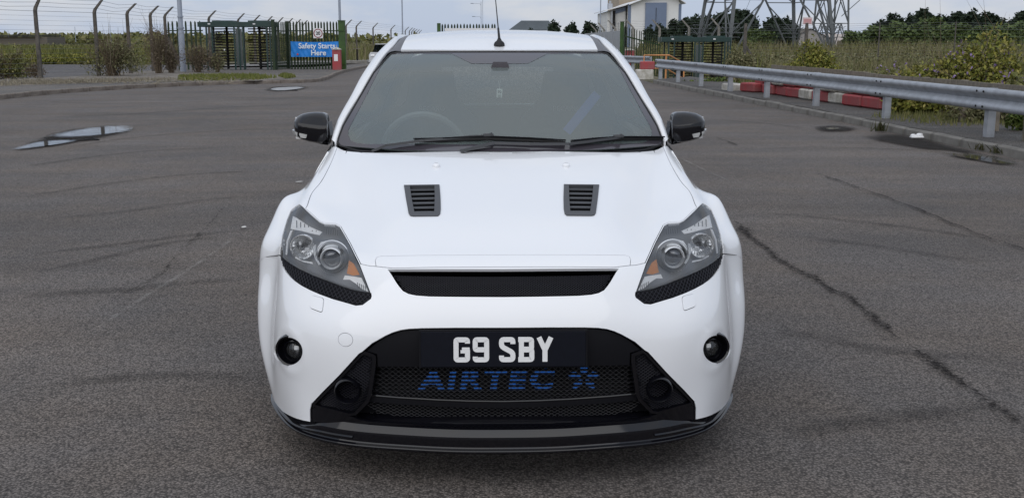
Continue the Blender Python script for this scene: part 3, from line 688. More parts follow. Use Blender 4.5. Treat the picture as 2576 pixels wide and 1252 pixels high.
# pillar and cant rail: seal edge -> crest -> side glass
I2 = np.concatenate([I_, [(.517,2.12,1.418),(.512,2.3,1.443),(.508,2.6,1.459),(.508,3.0,1.452),(.515,3.4,1.417),(.53,3.78,1.355)]])
O2 = np.array([(.735,1.42,1.010), mx(atY(845.7,320,1.50)), mx(atY(877,255,1.70)), mx(atY(902,204.7,1.86)), mx(atY(925,170,1.99)), mx(atY(945,143,2.08)), mx(atY(976,112.6,2.20)), mx(atY(992,101.5,2.38)), (.548,2.65,1.437),(.552,3.05,1.425),(.565,3.42,1.387),(.585,3.80,1.32)])
pil = []
for a, b in zip(I2, O2):
    m_ = (a + b) / 2 + np.array([.010, -.006, .012]); g1 = b + np.array([.010, .03, -.032]); g2 = b + np.array([.024, .045, -.075])
    pil.append([a - (0, 0, .012), a, m_, b, g1, g2])
PS = {}
for sgn in (1, -1):
    g = np.array(pil); g[:, :, 0] *= sgn
    S = Surf(g, mirror=False); k = S.nrm(S.lim[1] * .6, S.lim[3] * .5)[0]; S.flip = (k[0] * sgn) < 0
    uvq, trq = tri_domain(S, .03, []); wp_ = panel(S, uvq, trq, 'windscreen_pillar', M_WHITE, car); PS[sgn] = S; panel(S, uvq, trq, 'pillar_trim', M_INT, wp_, off=-.022, flange=0)
# roof
RE = np.array([(.478,2.0,1.392),(.474,2.12,1.422),(.472,2.3,1.449),(.470,2.6,1.466),(.470,3.0,1.459),(.476,3.4,1.424),(.49,3.78,1.362)])
RC = np.array([(0,1.93,1.391),(0,2.08,1.434),(0,2.28,1.467),(0,2.6,1.490),(0,3.0,1.486),(0,3.42,1.452),(0,3.82,1.392)])
rr_ = [[(e[0] * s_, c[1] + (e[1] - c[1]) * s_ ** 2.2, c[2] + (e[2] - c[2]) * s_ ** 2.4) for s_ in (0, .25, .5, .75, .92, 1)] for c, e in zip(RC, RE)]
RS = Surf(rr_); RS.flip = RS.nrm(0., .5)[0][2] < 0
uvr, trr = tri_domain(RS, .04, []); roof = panel(RS, uvr, trr, 'roof', M_WHITE, car, flange=.015)
for sgn in (1, -1):
    tt = np.linspace(0, 1, 40); es = spline_basis(np.linspace(0, 1, 7), tt) @ RE; isx = spline_basis(np.linspace(0, 1, 7), tt) @ I2[5:12]
    V = []; 
    for a, b in zip(es, isx):
        V += [(sgn * (a[0] + .001), a[1], a[2] - .007), (sgn * (a[0] * .6 + b[0] * .4), a[1] * .6 + b[1] * .4, a[2] * .6 + b[2] * .4 - .001), (sgn * (a[0] * .3 + b[0] * .7), a[1] * .3 + b[1] * .7, a[2] * .3 + b[2] * .7 - .001), (sgn * (b[0] - .001), b[1], b[2] - .007)]
    Fc = [(i * 4 + j, i * 4 + j + 1, i * 4 + j + 5, i * 4 + j + 4) for i in range(39) for j in range(3)]
    MB().add(V, Fc).build('roof_moulding', M_DITCH, roof, smooth=True, sharp=60)
# aerial
ab = RS.hit(1256, 115)
an = MB().lathe([(.0, .034), (.008, .033), (.012, .024), (.022, .016), (.026, .008), (.0265, -.004)], ab, (0, .1, 1), 24).build('aerial', M_RUBBER, roof, smooth=True)
tip = atY(1241, -60, 2.42); v0 = ab + (0, .003, .03)
k1 = v0 + (tip - v0) * .14
MB().tube([v0, v0 + (tip - v0) * .03, v0 + (tip - v0) * .16, v0 + (tip - v0) * .18, tip], [.0075, .0062, .0050, .0030, .0018], 8).build('aerial_whip', M_RUBBER, roof, smooth=True)
# scuttle and wipers
MB().add([(-.66, 1.20, .945), (.66, 1.20, .945), (.66, 1.34, .985), (.3, 1.16, .975), (-.3, 1.16, .975), (-.66, 1.34, .985)], [(0, 1, 2, 3, 4, 5)]).build('scuttle_panel', M_BLACK, car)
def wsh(cx, cy, up=0.0):
    px, py = C5([(cx, cy)])[0]
    uvh = WS.pix([(px, py)]); p = WS.pos(uvh[:, 0], uvh[:, 1])[0]; return p + WS.nrm(uvh[:, 0], uvh[:, 1])[0] * up
for bl, arm, clip in (([(768,704),(900,702),(1200,690),(1450,700),(1670,713)], [(520,766),(606,740),(830,712),(1130,688),(1220,686)], (1212,688)), ([(1702,716),(1850,700),(2000,690),(2250,686)], [(1045,768),(1240,728),(1460,735),(1690,734),(1900,705),(1990,692)], (1980,692))):
    w = MB().tube([wsh(*q, .010) for q in bl], [.006, .008, .0085, .0075][:1] + [.008] * (len(bl) - 2) + [.006], 8).build('wiper', M_RUBBER, car, smooth=True)
    pts = [wsh(*q, .022) for q in bl]; mb = MB()
    for i in range(len(pts) - 1): mb.bar(pts[i], pts[i + 1], .012, .005)
    mb.build('wiper_spoiler', M_BLACK, w)
    pts = [wsh(*q, .020 if i else .012) for i, q in enumerate(arm)]; mb = MB()
    for i in range(len(pts) - 1): ww = .026 if i == 0 else (.020 if i == 1 else .012); mb.bar(pts[i], pts[i + 1], ww, .010)
    mb.build('wiper_arm', M_GREYP, w)
    c = wsh(*clip, .026); MB().box(c, (.045, .016, .014), bev=.003).box(c + (.012, 0, .004), (.008, .02, .014), bev=.002).build('wiper_clip', M_GREYP, w)
# ---- mirrors
for sgn in (1, -1):
    Cm = lambda x, y, Y: (lambda p: np.array((abs(p[0]) * sgn, p[1], p[2])))(atY(720.7 + x * .0895, 272.3 + y * .0895, Y))
    secs = []
    cols = [(214,362,372,700),(240,310,380,770),(320,222,398,820),(460,155,420,890),(640,118,445,945),(820,106,466,975),(1000,115,484,985),(1090,150,484,930),(1140,230,470,870),(1160,300,440,830)]
    for i, (x, yt, yc, yb) in enumerate(cols):
        e = min(1, min(i, 1.2 + len(cols) - 1 - i) / 2.2); Yf = 1.545 - .055 * e ** .6
        d = .075 + .045 * e
        P = [Cm(x, yb, Yf + .012 + .02), Cm(x, yb - 25, Yf + .006), Cm(x, (yc + yb) / 2, Yf - .004), Cm(x, yc + 10, Yf), Cm(x, yc - 6, Yf + .003), Cm(x, yc + (yt - yc) * .55, Yf + .022), Cm(x, yt + (yc - yt) * .10, Yf + .050), Cm(x, yt, Yf + .075)]
        t_, b_ = P[-1], P[0]; bk = [t_ + (0, d * .5, -.004), (t_ + b_) / 2 + np.array((0, d * .6, 0)), b_ + (0, d * .5, .004)]
        secs.append(P + bk)
    k = len(secs[0]); V = [v for s_ in secs for v in s_]; Fc = [(i * k + j, i * k + (j + 1) % k, (i + 1) * k + (j + 1) % k, (i + 1) * k + j) for i in range(len(secs) - 1) for j in range(k)] + [tuple(range(k)), tuple(reversed(range((len(secs) - 1) * k, len(secs) * k)))]
    mir = MB().add(V, Fc).build('door_mirror', M_GBLACK, car, smooth=True, sharp=38)
    q = [Cm(1100, 480, 1.53), Cm(1180, 400, 1.56), Cm(1238, 780, 1.56), Cm(1150, 1040, 1.56), Cm(820, 975, 1.525), Cm(570, 745, 1.51), Cm(1010, 760, 1.51)]
    q2 = [v + np.array((0, .10, 0)) for v in q]; n_ = len(q)
    MB().add(q + q2, [tuple(range(n_)), tuple(reversed(range(n_, 2 * n_)))] + [(i, (i + 1) % n_, n_ + (i + 1) % n_, n_ + i) for i in range(n_)]).build('mirror_arm', M_GBLACK, mir)
    q = [Cm(160, 600, 1.545), Cm(225, 660, 1.503), Cm(330, 690, 1.494), Cm(450, 718, 1.487), Cm(572, 748, 1.482), Cm(545, 845, 1.49), Cm(430, 835, 1.494), Cm(300, 805, 1.505), Cm(215, 735, 1.53), Cm(165, 660, 1.55)]
    q2 = [v + np.array((-.004 * sgn, .03, 0)) for v in q]; n_ = len(q)
    MB().add(q + q2, [(0, 1, 8, 9), (1, 2, 7, 8), (2, 3, 6, 7), (3, 4, 5, 6)] + [(i, (i + 1) % n_, n_ + (i + 1) % n_, n_ + i) for i in range(n_)]).build('mirror_indicator', mat('clear_lens', (.50, .50, .49), .15, coat=.8), mir)
    MB().box(Cm(690, 560, 1.63), (.14, .004, .10), bev=.001).build('mirror_glass', M_CHROME, mir)
# ---- sides, rear, wheels, cabin
Ycol = [1.04, 1.3, 1.6, 2.0, 2.6, 3.1, 3.5, 3.9, 4.15, 4.30]
belt = [.760, .748, .775, .795, .805, .800, .79, .765, .72, .64]
side = []
for j, (dz, f) in enumerate([(.16, .985), (.30, 1.0), (.50, 1.0), (.68, 1.0), (.80, .985), (.88, .945), (.955, 0)]):
    r_ = []
    for y, b in zip(Ycol, belt):
        full = .895 if y < 3.9 else (.86 if y < 4.0 else (.80 if y < 4.2 else .70))
        fl = .022 * math.exp(-((y - 3.56) / .45) ** 2) * (1 if dz < .8 else .4)
        x = (b if f == 0 else full * f + fl); z = dz if f else (.955 if y > 1.5 else .965)
        if y < 1.7: x = min(x, (.900, .906, .905, .882, .840, .802, 9)[j] + (.02 if y > 1.5 else 0) - .004)
        r_.append((x, y + (0.0), z))
    side.append(r_)
for sgn in (1, -1):
    g = np.array(side); g[:, :, 0] *= sgn; S = Surf(g, mirror=False); S.flip = S.nrm(1.5, .4)[0][0] * sgn < 0
    Uy = lambda y: np.interp(y, Ycol, S.tu); 
    q = np.array([(y, z) for y, z in [(3.56 + .355 * math.cos(a), .33 + .355 * math.sin(a)) for a in np.linspace(R(-28), R(208), 40)]]); zt = np.interp
    cut = np.stack([Uy(q[:, 0]), np.interp(q[:, 1], [r_[5][2] for r_ in side], S.tv)], 1)
    q2 = np.array([(y, z) for y, z in [(.92 + .36 * math.cos(a), .33 + .36 * math.sin(a)) for a in np.linspace(R(-40), R(90), 24)] + [(.5, .69), (.5, .0)]]); cut2 = np.stack([Uy(q2[:, 0]), np.interp(q2[:, 1], [r_[5][2] for r_ in side], S.tv)], 1)
    fe = np.array([(.6, .61), (1.13, .605), (1.20, .70), (1.25, .77), (1.30, .84), (1.335, .90), (1.36, .955), (1.36, 1.05), (.6, 1.05)]); cut3 = np.stack([Uy(fe[:, 0]), np.interp(fe[:, 1], [r_[5][2] for r_ in side], S.tv)], 1); cut3[-3:-1, 1] = S.tv[-1] + .01; cut3[-1, 1] = S.tv[-1] + .01
    door = np.array([(1.36, .22), (1.34, .5), (1.36, .80), (1.42, .95), (2.68, .95), (2.76, .75), (2.70, .45), (2.58, .22)]); door = dens(door, .02); dcut = np.stack([Uy(door[:, 0]), np.interp(door[:, 1], [r_[5][2] for r_ in side], S.tv)], 1)
    di = inset(dcut, .004); uvs, trs = tri_domain(S, .04, [cut, cut2, cut3, dcut, di]); cs = uvs[trs].mean(1); ok = ~inside(cs, cut) & ~inside(cs, cut2) & ~inside(cs, cut3)
    panel(S, uvs, trs[ok & ~inside(cs, dcut)], 'body_side', M_WHITE, car); dr = panel(S, uvs, trs[ok & inside(cs, di)], 'door', M_WHITE, car); panel(S, uvs, trs[ok & inside(cs, dcut) & ~inside(cs, di)], 'door_gap', M_DARK, dr, off=-.01, flange=0)
    MB().box((sgn * .895, 2.5, .80), (.03, .22, .035), bev=.01).build('handle', M_WHITE, dr)
    # side glass between pillar edge and belt line
    pe = np.array([r_[4] * .45 + r_[5] * .55 - np.array((.007, 0, 0)) for r_ in pil]); yb = np.linspace(1.46, 3.80, 14); top = np.stack([np.interp(yb, pe[:, 1], pe[:, k]) for k in (0, 1, 2)], 1); bot = np.stack([np.interp(yb, Ycol, belt) - .004, yb, np.full(14, .952)], 1)
    V = np.concatenate([top, bot]); V[:, 0] *= sgn
    sg = MB().add(V, [(i, i + 1, 15 + i, 14 + i) for i in range(10)]).build('side_window', M_SIDEG, car, smooth=True)
    qp = MB().add(V, [(i, i + 1, 15 + i, 14 + i) for i in range(10, 13)]).build('rear_quarter', M_WHITE, car, smooth=True)
    MB().bar((sgn * .735, 3.70, .93), (sgn * .575, 3.62, 1.36), .05, .34, (0, 1, 0)).build('pillar_lining', M_INT, qp)
    MB().tube([(sgn * b_[0], b_[1], b_[2] + .004) for b_ in bot], .009, 6).build('window_trim', M_RUBBER, sg, smooth=True)
    mb = MB(); mb.box((sgn * .715, 2.74, 1.17), (.02, .07, .44), rot=rotm(0, sgn * -.40, 0)); mb.build('window_pillar', M_INT, sg)
    for wy in (.92, 3.56):
        wh = bpy.data.objects.new('wheel', None); COL.objects.link(wh); wh.parent = car
        cx = sgn * .785
        MB().lathe([(.235, -.105), (.30, -.112), (.318, -.09), (.325, -.04), (.325, .04), (.318, .09), (.30, .112), (.235, .105)], (cx, wy, .325), (1, 0, 0), 40).build('tyre', M_RUBBER, wh, smooth=True)
        rm = MB().lathe([(.24, -.10), (.235, .09), (.245, .108), (.228, .106), (.222, .085)], (cx, wy, .325), (sgn, 0, 0), 40)
        for k in range(5):
            a = R(90 + 72 * k)
            for d in (-.10, .10): rm.bar((cx + sgn * .085, wy + .05 * math.cos(a), .325 + .05 * math.sin(a)), (cx + sgn * .092, wy + .232 * math.cos(a + d), .325 + .232 * math.sin(a + d)), .022, .028, (1, 0, 0))
        rm.lathe([(.0, .095), (.04, .095), (.055, .08)], (cx, wy, .325), (sgn, 0, 0), 24)
        rm.build('rim', mat('alloy', (.10, .10, .11), .3, metal=.7), wh, smooth=True)
        MB().lathe([(.0, .03), (.16, .03), (.165, .02), (.165, -.0)], (cx, wy, .325), (sgn, 0, 0), 32).build('brake_disc', M_GREYP, wh)
rear = [[(0, 4.33, .24), (.35, 4.32, .24), (.60, 4.27, .24), (.70, 4.18, .24), (.80, 3.95, .24)], [(0, 4.40, .48), (.35, 4.385, .48), (.62, 4.32, .48), (.75, 4.22, .48), (.86, 3.98, .48)], [(0, 4.37, .72), (.35, 4.355, .72), (.6, 4.30, .72), (.74, 4.20, .72), (.85, 3.98, .72)], [(0, 4.28, .96), (.33, 4.265, .96), (.55, 4.22, .96), (.67, 4.13, .96), (.765, 3.92, .96)], [(0, 4.07, 1.2), (.32, 4.06, 1.2), (.5, 4.02, 1.2), (.60, 3.94, 1.2), (.665, 3.86, 1.16)], [(0, 3.84, 1.385), (.32, 3.83, 1.38), (.45, 3.80, 1.36), (.52, 3.79, 1.345), (.58, 3.80, 1.315)]]
S = Surf(rear); S.flip = S.nrm(0., .5)[0][1] < 0
rwp = np.array([(-.50, .80), (.50, .80), (.40, 1.14), (-.40, 1.14)]); rwp = dens(rwp, .03); uvq, trq = tri_domain(S, .04, [rwp]); cq = uvq[trq].mean(1); ii = inside(cq, rwp)
tg_ = panel(S, uvq, trq[~ii], 'tailgate', M_WHITE, car); panel(S, uvq, trq[ii], 'rear_window', M_SIDEG, tg_, off=-.004)
for sgn in (1, -1): MB().box((sgn * .70, 4.16, .88), (.16, .12, .20), rz=-sgn * .5, bev=.03).build('tail_lamp', mat('red_lens', (.35, .01, .01), .15, coat=.8), tg_)
MB().box((0, 3.86, 1.41), (1.02, .30, .03), rot=rotm(-.1, 0, 0), bev=.012).build('roof_spoiler', M_WHITE, car)
MB().box((0, 2.3, .20), (1.62, 3.3, .05)).box((0, .62, .42), (1.0, .5, .36)).box((0, 1.05, .55), (1.25, .25, .6)).build('underbody', M_DARK, car)  # plain dark boxes, added so no light gets through underneath
cab = MB().box((0, 2.7, .42), (1.5, 2.6, .04)).box((0, 3.5, .78), (1.36, .06, .5)).box((.73, 2.6, .68), (.04, 2.2, .5)).box((-.73, 2.6, .68), (.04, 2.2, .5)).box((0, 2.95, 1.40), (.95, 1.5, .02)).build('cabin', M_INT, car)
ds = MB(); ds.add([(-.70, 1.40, .955), (.70, 1.40, .955), (.68, 1.75, .90), (-.68, 1.75, .90), (0, 1.22, .965), (-.70, 1.85, .55), (.70, 1.85, .55), (0, 1.75, .925)], [(0, 4, 7, 3), (4, 1, 2, 7), (3, 7, 2, 6, 5)])
ds.build('dashboard', mat('dash_top', (.035, .037, .038), .75, noise=(30, .2)), car)
MB().box((-.36, 1.66, .945), (.36, .18, .07), bev=.03).box((.0, 1.62, .935), (.26, .16, .06), bev=.03).build('instrument_hood', M_INT, car)
sw_c = np.array((-.36, 1.80, .93)); axs = np.array((0, .90, .42)); axs /= np.linalg.norm(axs); e1 = np.array((1., 0, 0)); e2 = np.cross(axs, e1)
stw = MB().tube([sw_c + (e1 * math.cos(a) + e2 * math.sin(a)) * .185 for a in np.linspace(0, 2 * math.pi, 40)], .017, 8, cap=False).build('steering_wheel', mat('wheel_leather', (.16, .165, .17), .4), car, smooth=True)
MB().box(sw_c, (.13, .05, .11), rot=rotm(R(25), 0, 0), bev=.02).bar(sw_c, sw_c + e1 * .18, .035, .02).bar(sw_c, sw_c - e1 * .18, .035, .02).bar(sw_c, sw_c - e2 * .18, .03, .02).build('wheel_hub', M_INT, stw)
for sx in (-.36, .36):
    s_ = MB().box((sx, 2.32, .56), (.50, .52, .16), bev=.05)
    s_.prism([(sx - .25, .55), (sx + .25, .55), (sx + .27, .85), (sx + .24, 1.02), (sx + .14, 1.12), (sx + .11, 1.27), (sx - .11, 1.27), (sx - .14, 1.12), (sx - .24, 1.02), (sx - .27, .85)], 'y', 2.52, 2.63)
    so = s_.build('seat', M_SEAT, car)
    MB().prism([(sx + d * .235, .60), (sx + d * .275, .60), (sx + d * .285, .98), (sx + d * .245, 1.02)], 'y', 2.42, 2.58).build('seat_bolster', M_INT, so) if False else None
    text_mesh('seat_lettering', 'RECARO', .036, mat('pale_thread', (.6, .62, .62), .7), so, Matrix.Translation((sx + .0, 2.515, 1.075)) @ FACE_CAM)
p_a, p_b = atY(1503, 236, 2.0), atY(1425, 332, 1.95)
MB().bar(p_a, p_b, .045, .004, (0, -1, .3)).build('seat_belt', mat('blue_belt', (.03, .06, .28), .6), car)
mc = WS.hit(1258, 174.5, .10)
mrr = MB()
mrr.prism([(mc[0] - .032, mc[2] + .036), (mc[0] + .032, mc[2] + .036), (mc[0] + .043, mc[2] + .012), (mc[0] + .046, mc[2] - .020), (mc[0] + .040, mc[2] - .028), (mc[0] - .040, mc[2] - .028), (mc[0] - .046, mc[2] - .020), (mc[0] - .043, mc[2] + .012)], 'y', WS.hit(1256, 174)[1] + .012, mc[1])
mrr.build('sensor_cover', M_FRIT, car)
# the hanging air freshener is its own thing
fr = WS.hit(1256.5, 235, .10)
ff = thing('air_freshener', 'white card air freshener hanging from the mirror behind the windscreen', 'air freshener', tuple(fr + (0, 0, -.025)))
M_CARD = mat('white_card', (.90, .93, .90), .7)
MB().box(fr, (.026, .002, .040), rot=rotm(0, .06, 0), bev=.0008).build('card', M_CARD, ff)
text_mesh('card_print', '70', .017, mat('card_ink', (.10, .14, .12), .8), ff, Matrix.Translation(fr + (0, -.0025, .006)) @ FACE_CAM, .0004, .0008)
for k in range(3): MB().box(fr + (0, -.0022, -.008 - k * .004), (.016, .0008, .0014)).build('card_line', MATS['card_ink'], ff)
MB().tube([fr + (0, 0, .02), fr + (-.004, 0, .05), fr + (-.004, 0, .058)], .0007, 4).tube([fr + (0, 0, .02), fr + (.004, 0, .05), fr + (.004, 0, .058)], .0007, 4).build('string', M_CARD, ff)
# ================================================================== PLACE
G = lambda px, py, z=0.0: atZ(px, py, z)
def at_d(px, d, z):
    """point at depth d (metres in front of the camera) under picture column px"""
    return np.array([CAM[0] + (px - 1240) / 2700 * d, CAM[1] + d, z])
def quads(name, V, Fq, m, parent=None, attr=None):
    V = np.asarray(V, np.float32); Fq = np.asarray(Fq, np.int32)
    if parent is not None: V = V - origin(parent).astype(np.float32)
    me = bpy.data.meshes.new(name); k = Fq.shape[1]
    me.vertices.add(len(V)); me.vertices.foreach_set('co', V.ravel()); me.loops.add(Fq.size); me.loops.foreach_set('vertex_index', Fq.ravel())
    me.polygons.add(len(Fq)); me.polygons.foreach_set('loop_start', np.arange(0, Fq.size, k, dtype=np.int32)); me.polygons.foreach_set('loop_total', np.full(len(Fq), k, np.int32))
    if attr is not None:
        a = me.attributes.new('fade', 'FLOAT', 'POINT'); a.data.foreach_set('value', np.asarray(attr, np.float32))
    me.update(); me.validate(); return link(name, me, m, parent)

# ---- surface materials
def asphalt_mat(name, lo, hi, chip=85.0, bump=.6, streak=.16):
    m = bpy.data.materials.new(name); m.use_nodes = True; n, l = m.node_tree.nodes, m.node_tree.links; p = n['Principled BSDF']; p.inputs['Roughness'].default_value = .82; p.inputs['Specular IOR Level'].default_value = .35
    tc = N(n, 'ShaderNodeTexCoord'); vo = N(n, 'ShaderNodeTexVoronoi', feature='F1', i_Scale=chip); l.new(tc.outputs['Object'], vo.inputs['Vector'])
    v2 = N(n, 'ShaderNodeTexVoronoi', feature='F1', i_Scale=chip * 2.3); l.new(tc.outputs['Object'], v2.inputs['Vector'])
    sepc = N(n, 'ShaderNodeSeparateColor'); l.new(vo.outputs['Color'], sepc.inputs[0])
    dk = N(n, 'ShaderNodeMapRange'); l.new(vo.outputs['Distance'], dk.inputs['Value']); dk.inputs['From Min'].default_value = .30; dk.inputs['From Max'].default_value = .72; dk.inputs['To Min'].default_value = 1.10; dk.inputs['To Max'].default_value = .38
    mixc = N(n, 'ShaderNodeMix', data_type='RGBA'); l.new(sepc.outputs[0], mixc.inputs[0]); mixc.inputs[6].default_value = (*lo, 1); mixc.inputs[7].default_value = (*hi, 1)
    big = N(n, 'ShaderNodeTexNoise', i_Scale=.30, i_Detail=10.0, i_Roughness=.68); l.new(tc.outputs['Object'], big.inputs['Vector'])
    mp = N(n, 'ShaderNodeMapping'); mp.inputs['Scale'].default_value = (.12, 1.3, 1); mp.inputs['Rotation'].default_value = (0, 0, R(7)); l.new(tc.outputs['Object'], mp.inputs['Vector'])
    stn = N(n, 'ShaderNodeTexNoise', i_Scale=1.0, i_Detail=6.0, i_Roughness=.65, i_Distortion=.6); l.new(mp.outputs[0], stn.inputs['Vector'])
    a1 = N(n, 'ShaderNodeMapRange'); l.new(big.outputs['Fac'], a1.inputs['Value']); a1.inputs['From Min'].default_value = .3; a1.inputs['From Max'].default_value = .7; a1.inputs['To Min'].default_value = .74; a1.inputs['To Max'].default_value = 1.22
    a2 = N(n, 'ShaderNodeMapRange'); l.new(stn.outputs['Fac'], a2.inputs['Value']); a2.inputs['From Min'].default_value = .3; a2.inputs['From Max'].default_value = .7; a2.inputs['To Min'].default_value = 1 - streak; a2.inputs['To Max'].default_value = 1 + streak
    m1 = N(n, 'ShaderNodeMath', operation='MULTIPLY'); l.new(a1.outputs[0], m1.inputs[0]); l.new(a2.outputs[0], m1.inputs[1])
    m2 = N(n, 'ShaderNodeMath', operation='MULTIPLY'); l.new(m1.outputs[0], m2.inputs[0]); l.new(dk.outputs[0], m2.inputs[1])
    hue = N(n, 'ShaderNodeTexNoise', i_Scale=.9, i_Detail=6.0, i_Roughness=.6); l.new(tc.outputs['Object'], hue.inputs['Vector']); hr_ = N(n, 'ShaderNodeMapRange'); l.new(hue.outputs['Fac'], hr_.inputs['Value']); hr_.inputs['From Min'].default_value = .38; hr_.inputs['From Max'].default_value = .66
    hm = N(n, 'ShaderNodeMix', data_type='RGBA'); l.new(hr_.outputs[0], hm.inputs[0]); hm.inputs[6].default_value = (.95, .965, .99, 1); hm.inputs[7].default_value = (1.10, 1.04, .97, 1)
    hx = N(n, 'ShaderNodeVectorMath', operation='MULTIPLY'); l.new(mixc.outputs[2], hx.inputs[0]); l.new(hm.outputs[2], hx.inputs[1])
    sc = N(n, 'ShaderNodeVectorMath', operation='SCALE'); l.new(hx.outputs[0], sc.inputs[0]); l.new(m2.outputs[0], sc.inputs['Scale']); l.new(sc.outputs[0], p.inputs['Base Color'])
    hs = N(n, 'ShaderNodeMath', operation='ADD'); l.new(vo.outputs['Distance'], hs.inputs[0]); l.new(v2.outputs['Distance'], hs.inputs[1])
    b = N(n, 'ShaderNodeBump', i_Strength=bump, i_Distance=.006); b.invert = True; l.new(hs.outputs[0], b.inputs['Height']); l.new(b.outputs[0], p.inputs['Normal'])
    return m
M_TAR = asphalt_mat('tarmac', (.094, .082, .075), (.242, .215, .197), 122, .65)
M_PAVE = asphalt_mat('pavement', (.10, .092, .084), (.23, .21, .19), 60, .4, .2)
M_YARD = asphalt_mat('yard', (.07, .066, .066), (.16, .15, .15), 30, .3, .25)
M_CONC = mat('concrete', (.27, .255, .23), .9, noise=(3.5, .35, (.17, .16, .145)), bump=(40, .5, .004))
M_KERB = mat('kerb_concrete', (.24, .205, .175), .9, noise=(5, .4, (.11, .09, .075)), bump=(35, .6, .006))
M_KERBR = mat('grey_kerb_concrete', (.19, .18, .165), .9, noise=(2.2, .4, (.085, .08, .07)), bump=(35, .6, .006))
M_SOIL = mat('soil', (.12, .10, .08), .95, noise=(2.5, .5, (.21, .19, .165)), bump=(14, .8, .03))
M_FIELD = mat('rough_ground', (.075, .075, .03), .95, noise=(.35, .5, (.12, .10, .055)), bump=(3, .8, .08))
M_POSTC = mat('post_concrete', (.125, .11, .095), .9, noise=(6, .5, (.055, .05, .045)), bump=(30, .5, .004))
M_WIREF = mat('fence_wire', (.16, .17, .18), .6, metal=.3)
M_DKGREEN = mat('dark_green_paint', (.005, .033, .029), .4, noise=(3, .3))
M_GREEN = mat('green_paint', (.035, .090, .008), .55, noise=(2.2, .5, (.018, .050, .007)))
M_PALE = mat('pale_green_paint', (.014, .034, .007), .6, noise=(4, .5, (.008, .020, .006)))
M_GALV = mat('galvanised', (.40, .42, .45), .5, metal=.55, noise=(6, .25), bump=(20, .1, .002))
M_LAMPC = mat('lamp_column', (.30, .335, .40), .5, noise=(1.5, .15))
M_ALU = mat('galvanised_lattice', (.11, .12, .125), .6, noise=(1, .2))
M_RED = mat('red_paint', (.36, .040, .048), .7, noise=(4, .4, (.26, .075, .075)), bump=(30, .3, .003))
M_WHT = mat('chalky_white', (.58, .56, .52), .8, noise=(6, .35, (.33, .31, .26)), bump=(30, .3, .003))
M_ORANGE = mat('orange_paint', (.62, .27, .10), .6, noise=(8, .3))
M_WOOD = mat('weathered_wood', (.21, .18, .14), .9, noise=(9, .4), bump=(40, .4, .003))
M_SIGNW = mat('sign_white', (.72, .72, .73), .4); M_SIGNR = mat('sign_red', (.22, .035, .05), .5); M_INK = mat('black_print', (.015, .015, .02), .6)
M_BANNER = mat('blue_banner', (.005, .20, .62), .55, bump=(5, .4, .03))

# ---- ground
def zg(x, y):
    k = np.clip((x - np.where(y > 35, 6.9, 8.7)) / 1.6, 0, 1); k = k * k * (3 - 2 * k)
    b = np.clip((y - 66) / 18, 0, 1); b = 1 - b * b * (3 - 2 * b)
    rough = .06 * np.sin(x * 1.3 + y * .7) * np.sin(y * .9 - x * .4) * np.clip((np.abs(x) - 9.5) / 3, 0, 1)
    return -.06 - .62 * k * b + np.where(np.abs(x) > 9, rough, 0)
xs = np.concatenate([[-900, -500, -250, -140, -90, -60], np.arange(-45, 46, .75), [60, 90, 140, 250, 500, 900]]); ys = np.concatenate([[-60, -30], np.arange(-12, 96, .9), [110, 140, 200, 320, 600, 1000, 1600]])
X, Y = np.meshgrid(xs, ys); Vg = np.stack([X.ravel(), Y.ravel(), zg(X, Y).ravel()], 1); nx = len(xs)
Fg = [(j * nx + i, j * nx + i + 1, (j + 1) * nx + i + 1, (j + 1) * nx + i) for j in range(len(ys) - 1) for i in range(nx - 1)]
g_ = quads('ground', Vg, Fg, M_FIELD); tag(g_, kind='structure'); g_.data.polygons.foreach_set('use_smooth', [True] * len(Fg))
KL = np.array([(-12.7, -20), (-12.5, 0), (-12.25, 14), (-12.1, 23.2), (-11.98, 25.6), (-11.57, 27.3), (-10.56, 29.85), (-9.1, 32.0), (-7.6, 33.0), (-6.5, 33.6), (-6.08, 34.7), (-6.1, 37), (-6.5, 42), (-6.7, 46), (-6.62, 54), (-6.6, 62)])
KR = np.array([(6.9, -20), (6.62, 2), (6.45, 9.6), (6.28, 13), (6.2, 15.9), (6.03, 19.2), (5.82, 23.6), (5.55, 28.6), (5.36, 33.4)])
def flat(name, poly, z, m):
    bm = bmesh.new(); f = bm.faces.new([bm.verts.new((p[0], p[1], z)) for p in poly]); bmesh.ops.triangulate(bm, faces=bm.faces[:]); bmesh.ops.recalc_face_normals(bm, faces=bm.faces)
    for f in bm.faces:
        if f.normal.z < 0: f.normal_flip()
    me = bpy.data.meshes.new(name); bm.to_mesh(me); bm.free(); return tag(link(name, me, m), kind='structure')
flat('tarmac', list(KL) + [(-6.6, 110), (5.5, 110), (5.45, 50)] + list(KR[::-1]), 0.0, M_TAR)
def offs(P, d):
    t = np.gradient(P, axis=0); t /= np.linalg.norm(t, axis=1)[:, None]; return P + np.stack([t[:, 1], -t[:, 0]], 1) * d
KLi, KRi = offs(KL, -.13), offs(KR, .13)
back = [(-6.75, 62), (-9.0, 50.5), (-15.0, 49.5), (-15.3, 38), (-16.6, 33), (-17, 14), (-17, -20)]
flat('pavement', list(KLi) + back, .105, M_PAVE)
soil = [G(-40, 218.5, .11)[:2], G(100, 214.5, .11)[:2], G(200, 210.5, .11)[:2], G(330, 207, .11)[:2], G(448, 204.5, .11)[:2], G(560, 204, .11)[:2], G(648, 203.5, .11)[:2], G(735, 197, .11)[:2], G(690, 190, .11)[:2], G(600, 186, .11)[:2], G(500, 184, .11)[:2], (-15.1, 46), (-15.25, 38), (-16.8, 33.5), (-19, 30)]
flat('verge', soil, .112, M_SOIL)
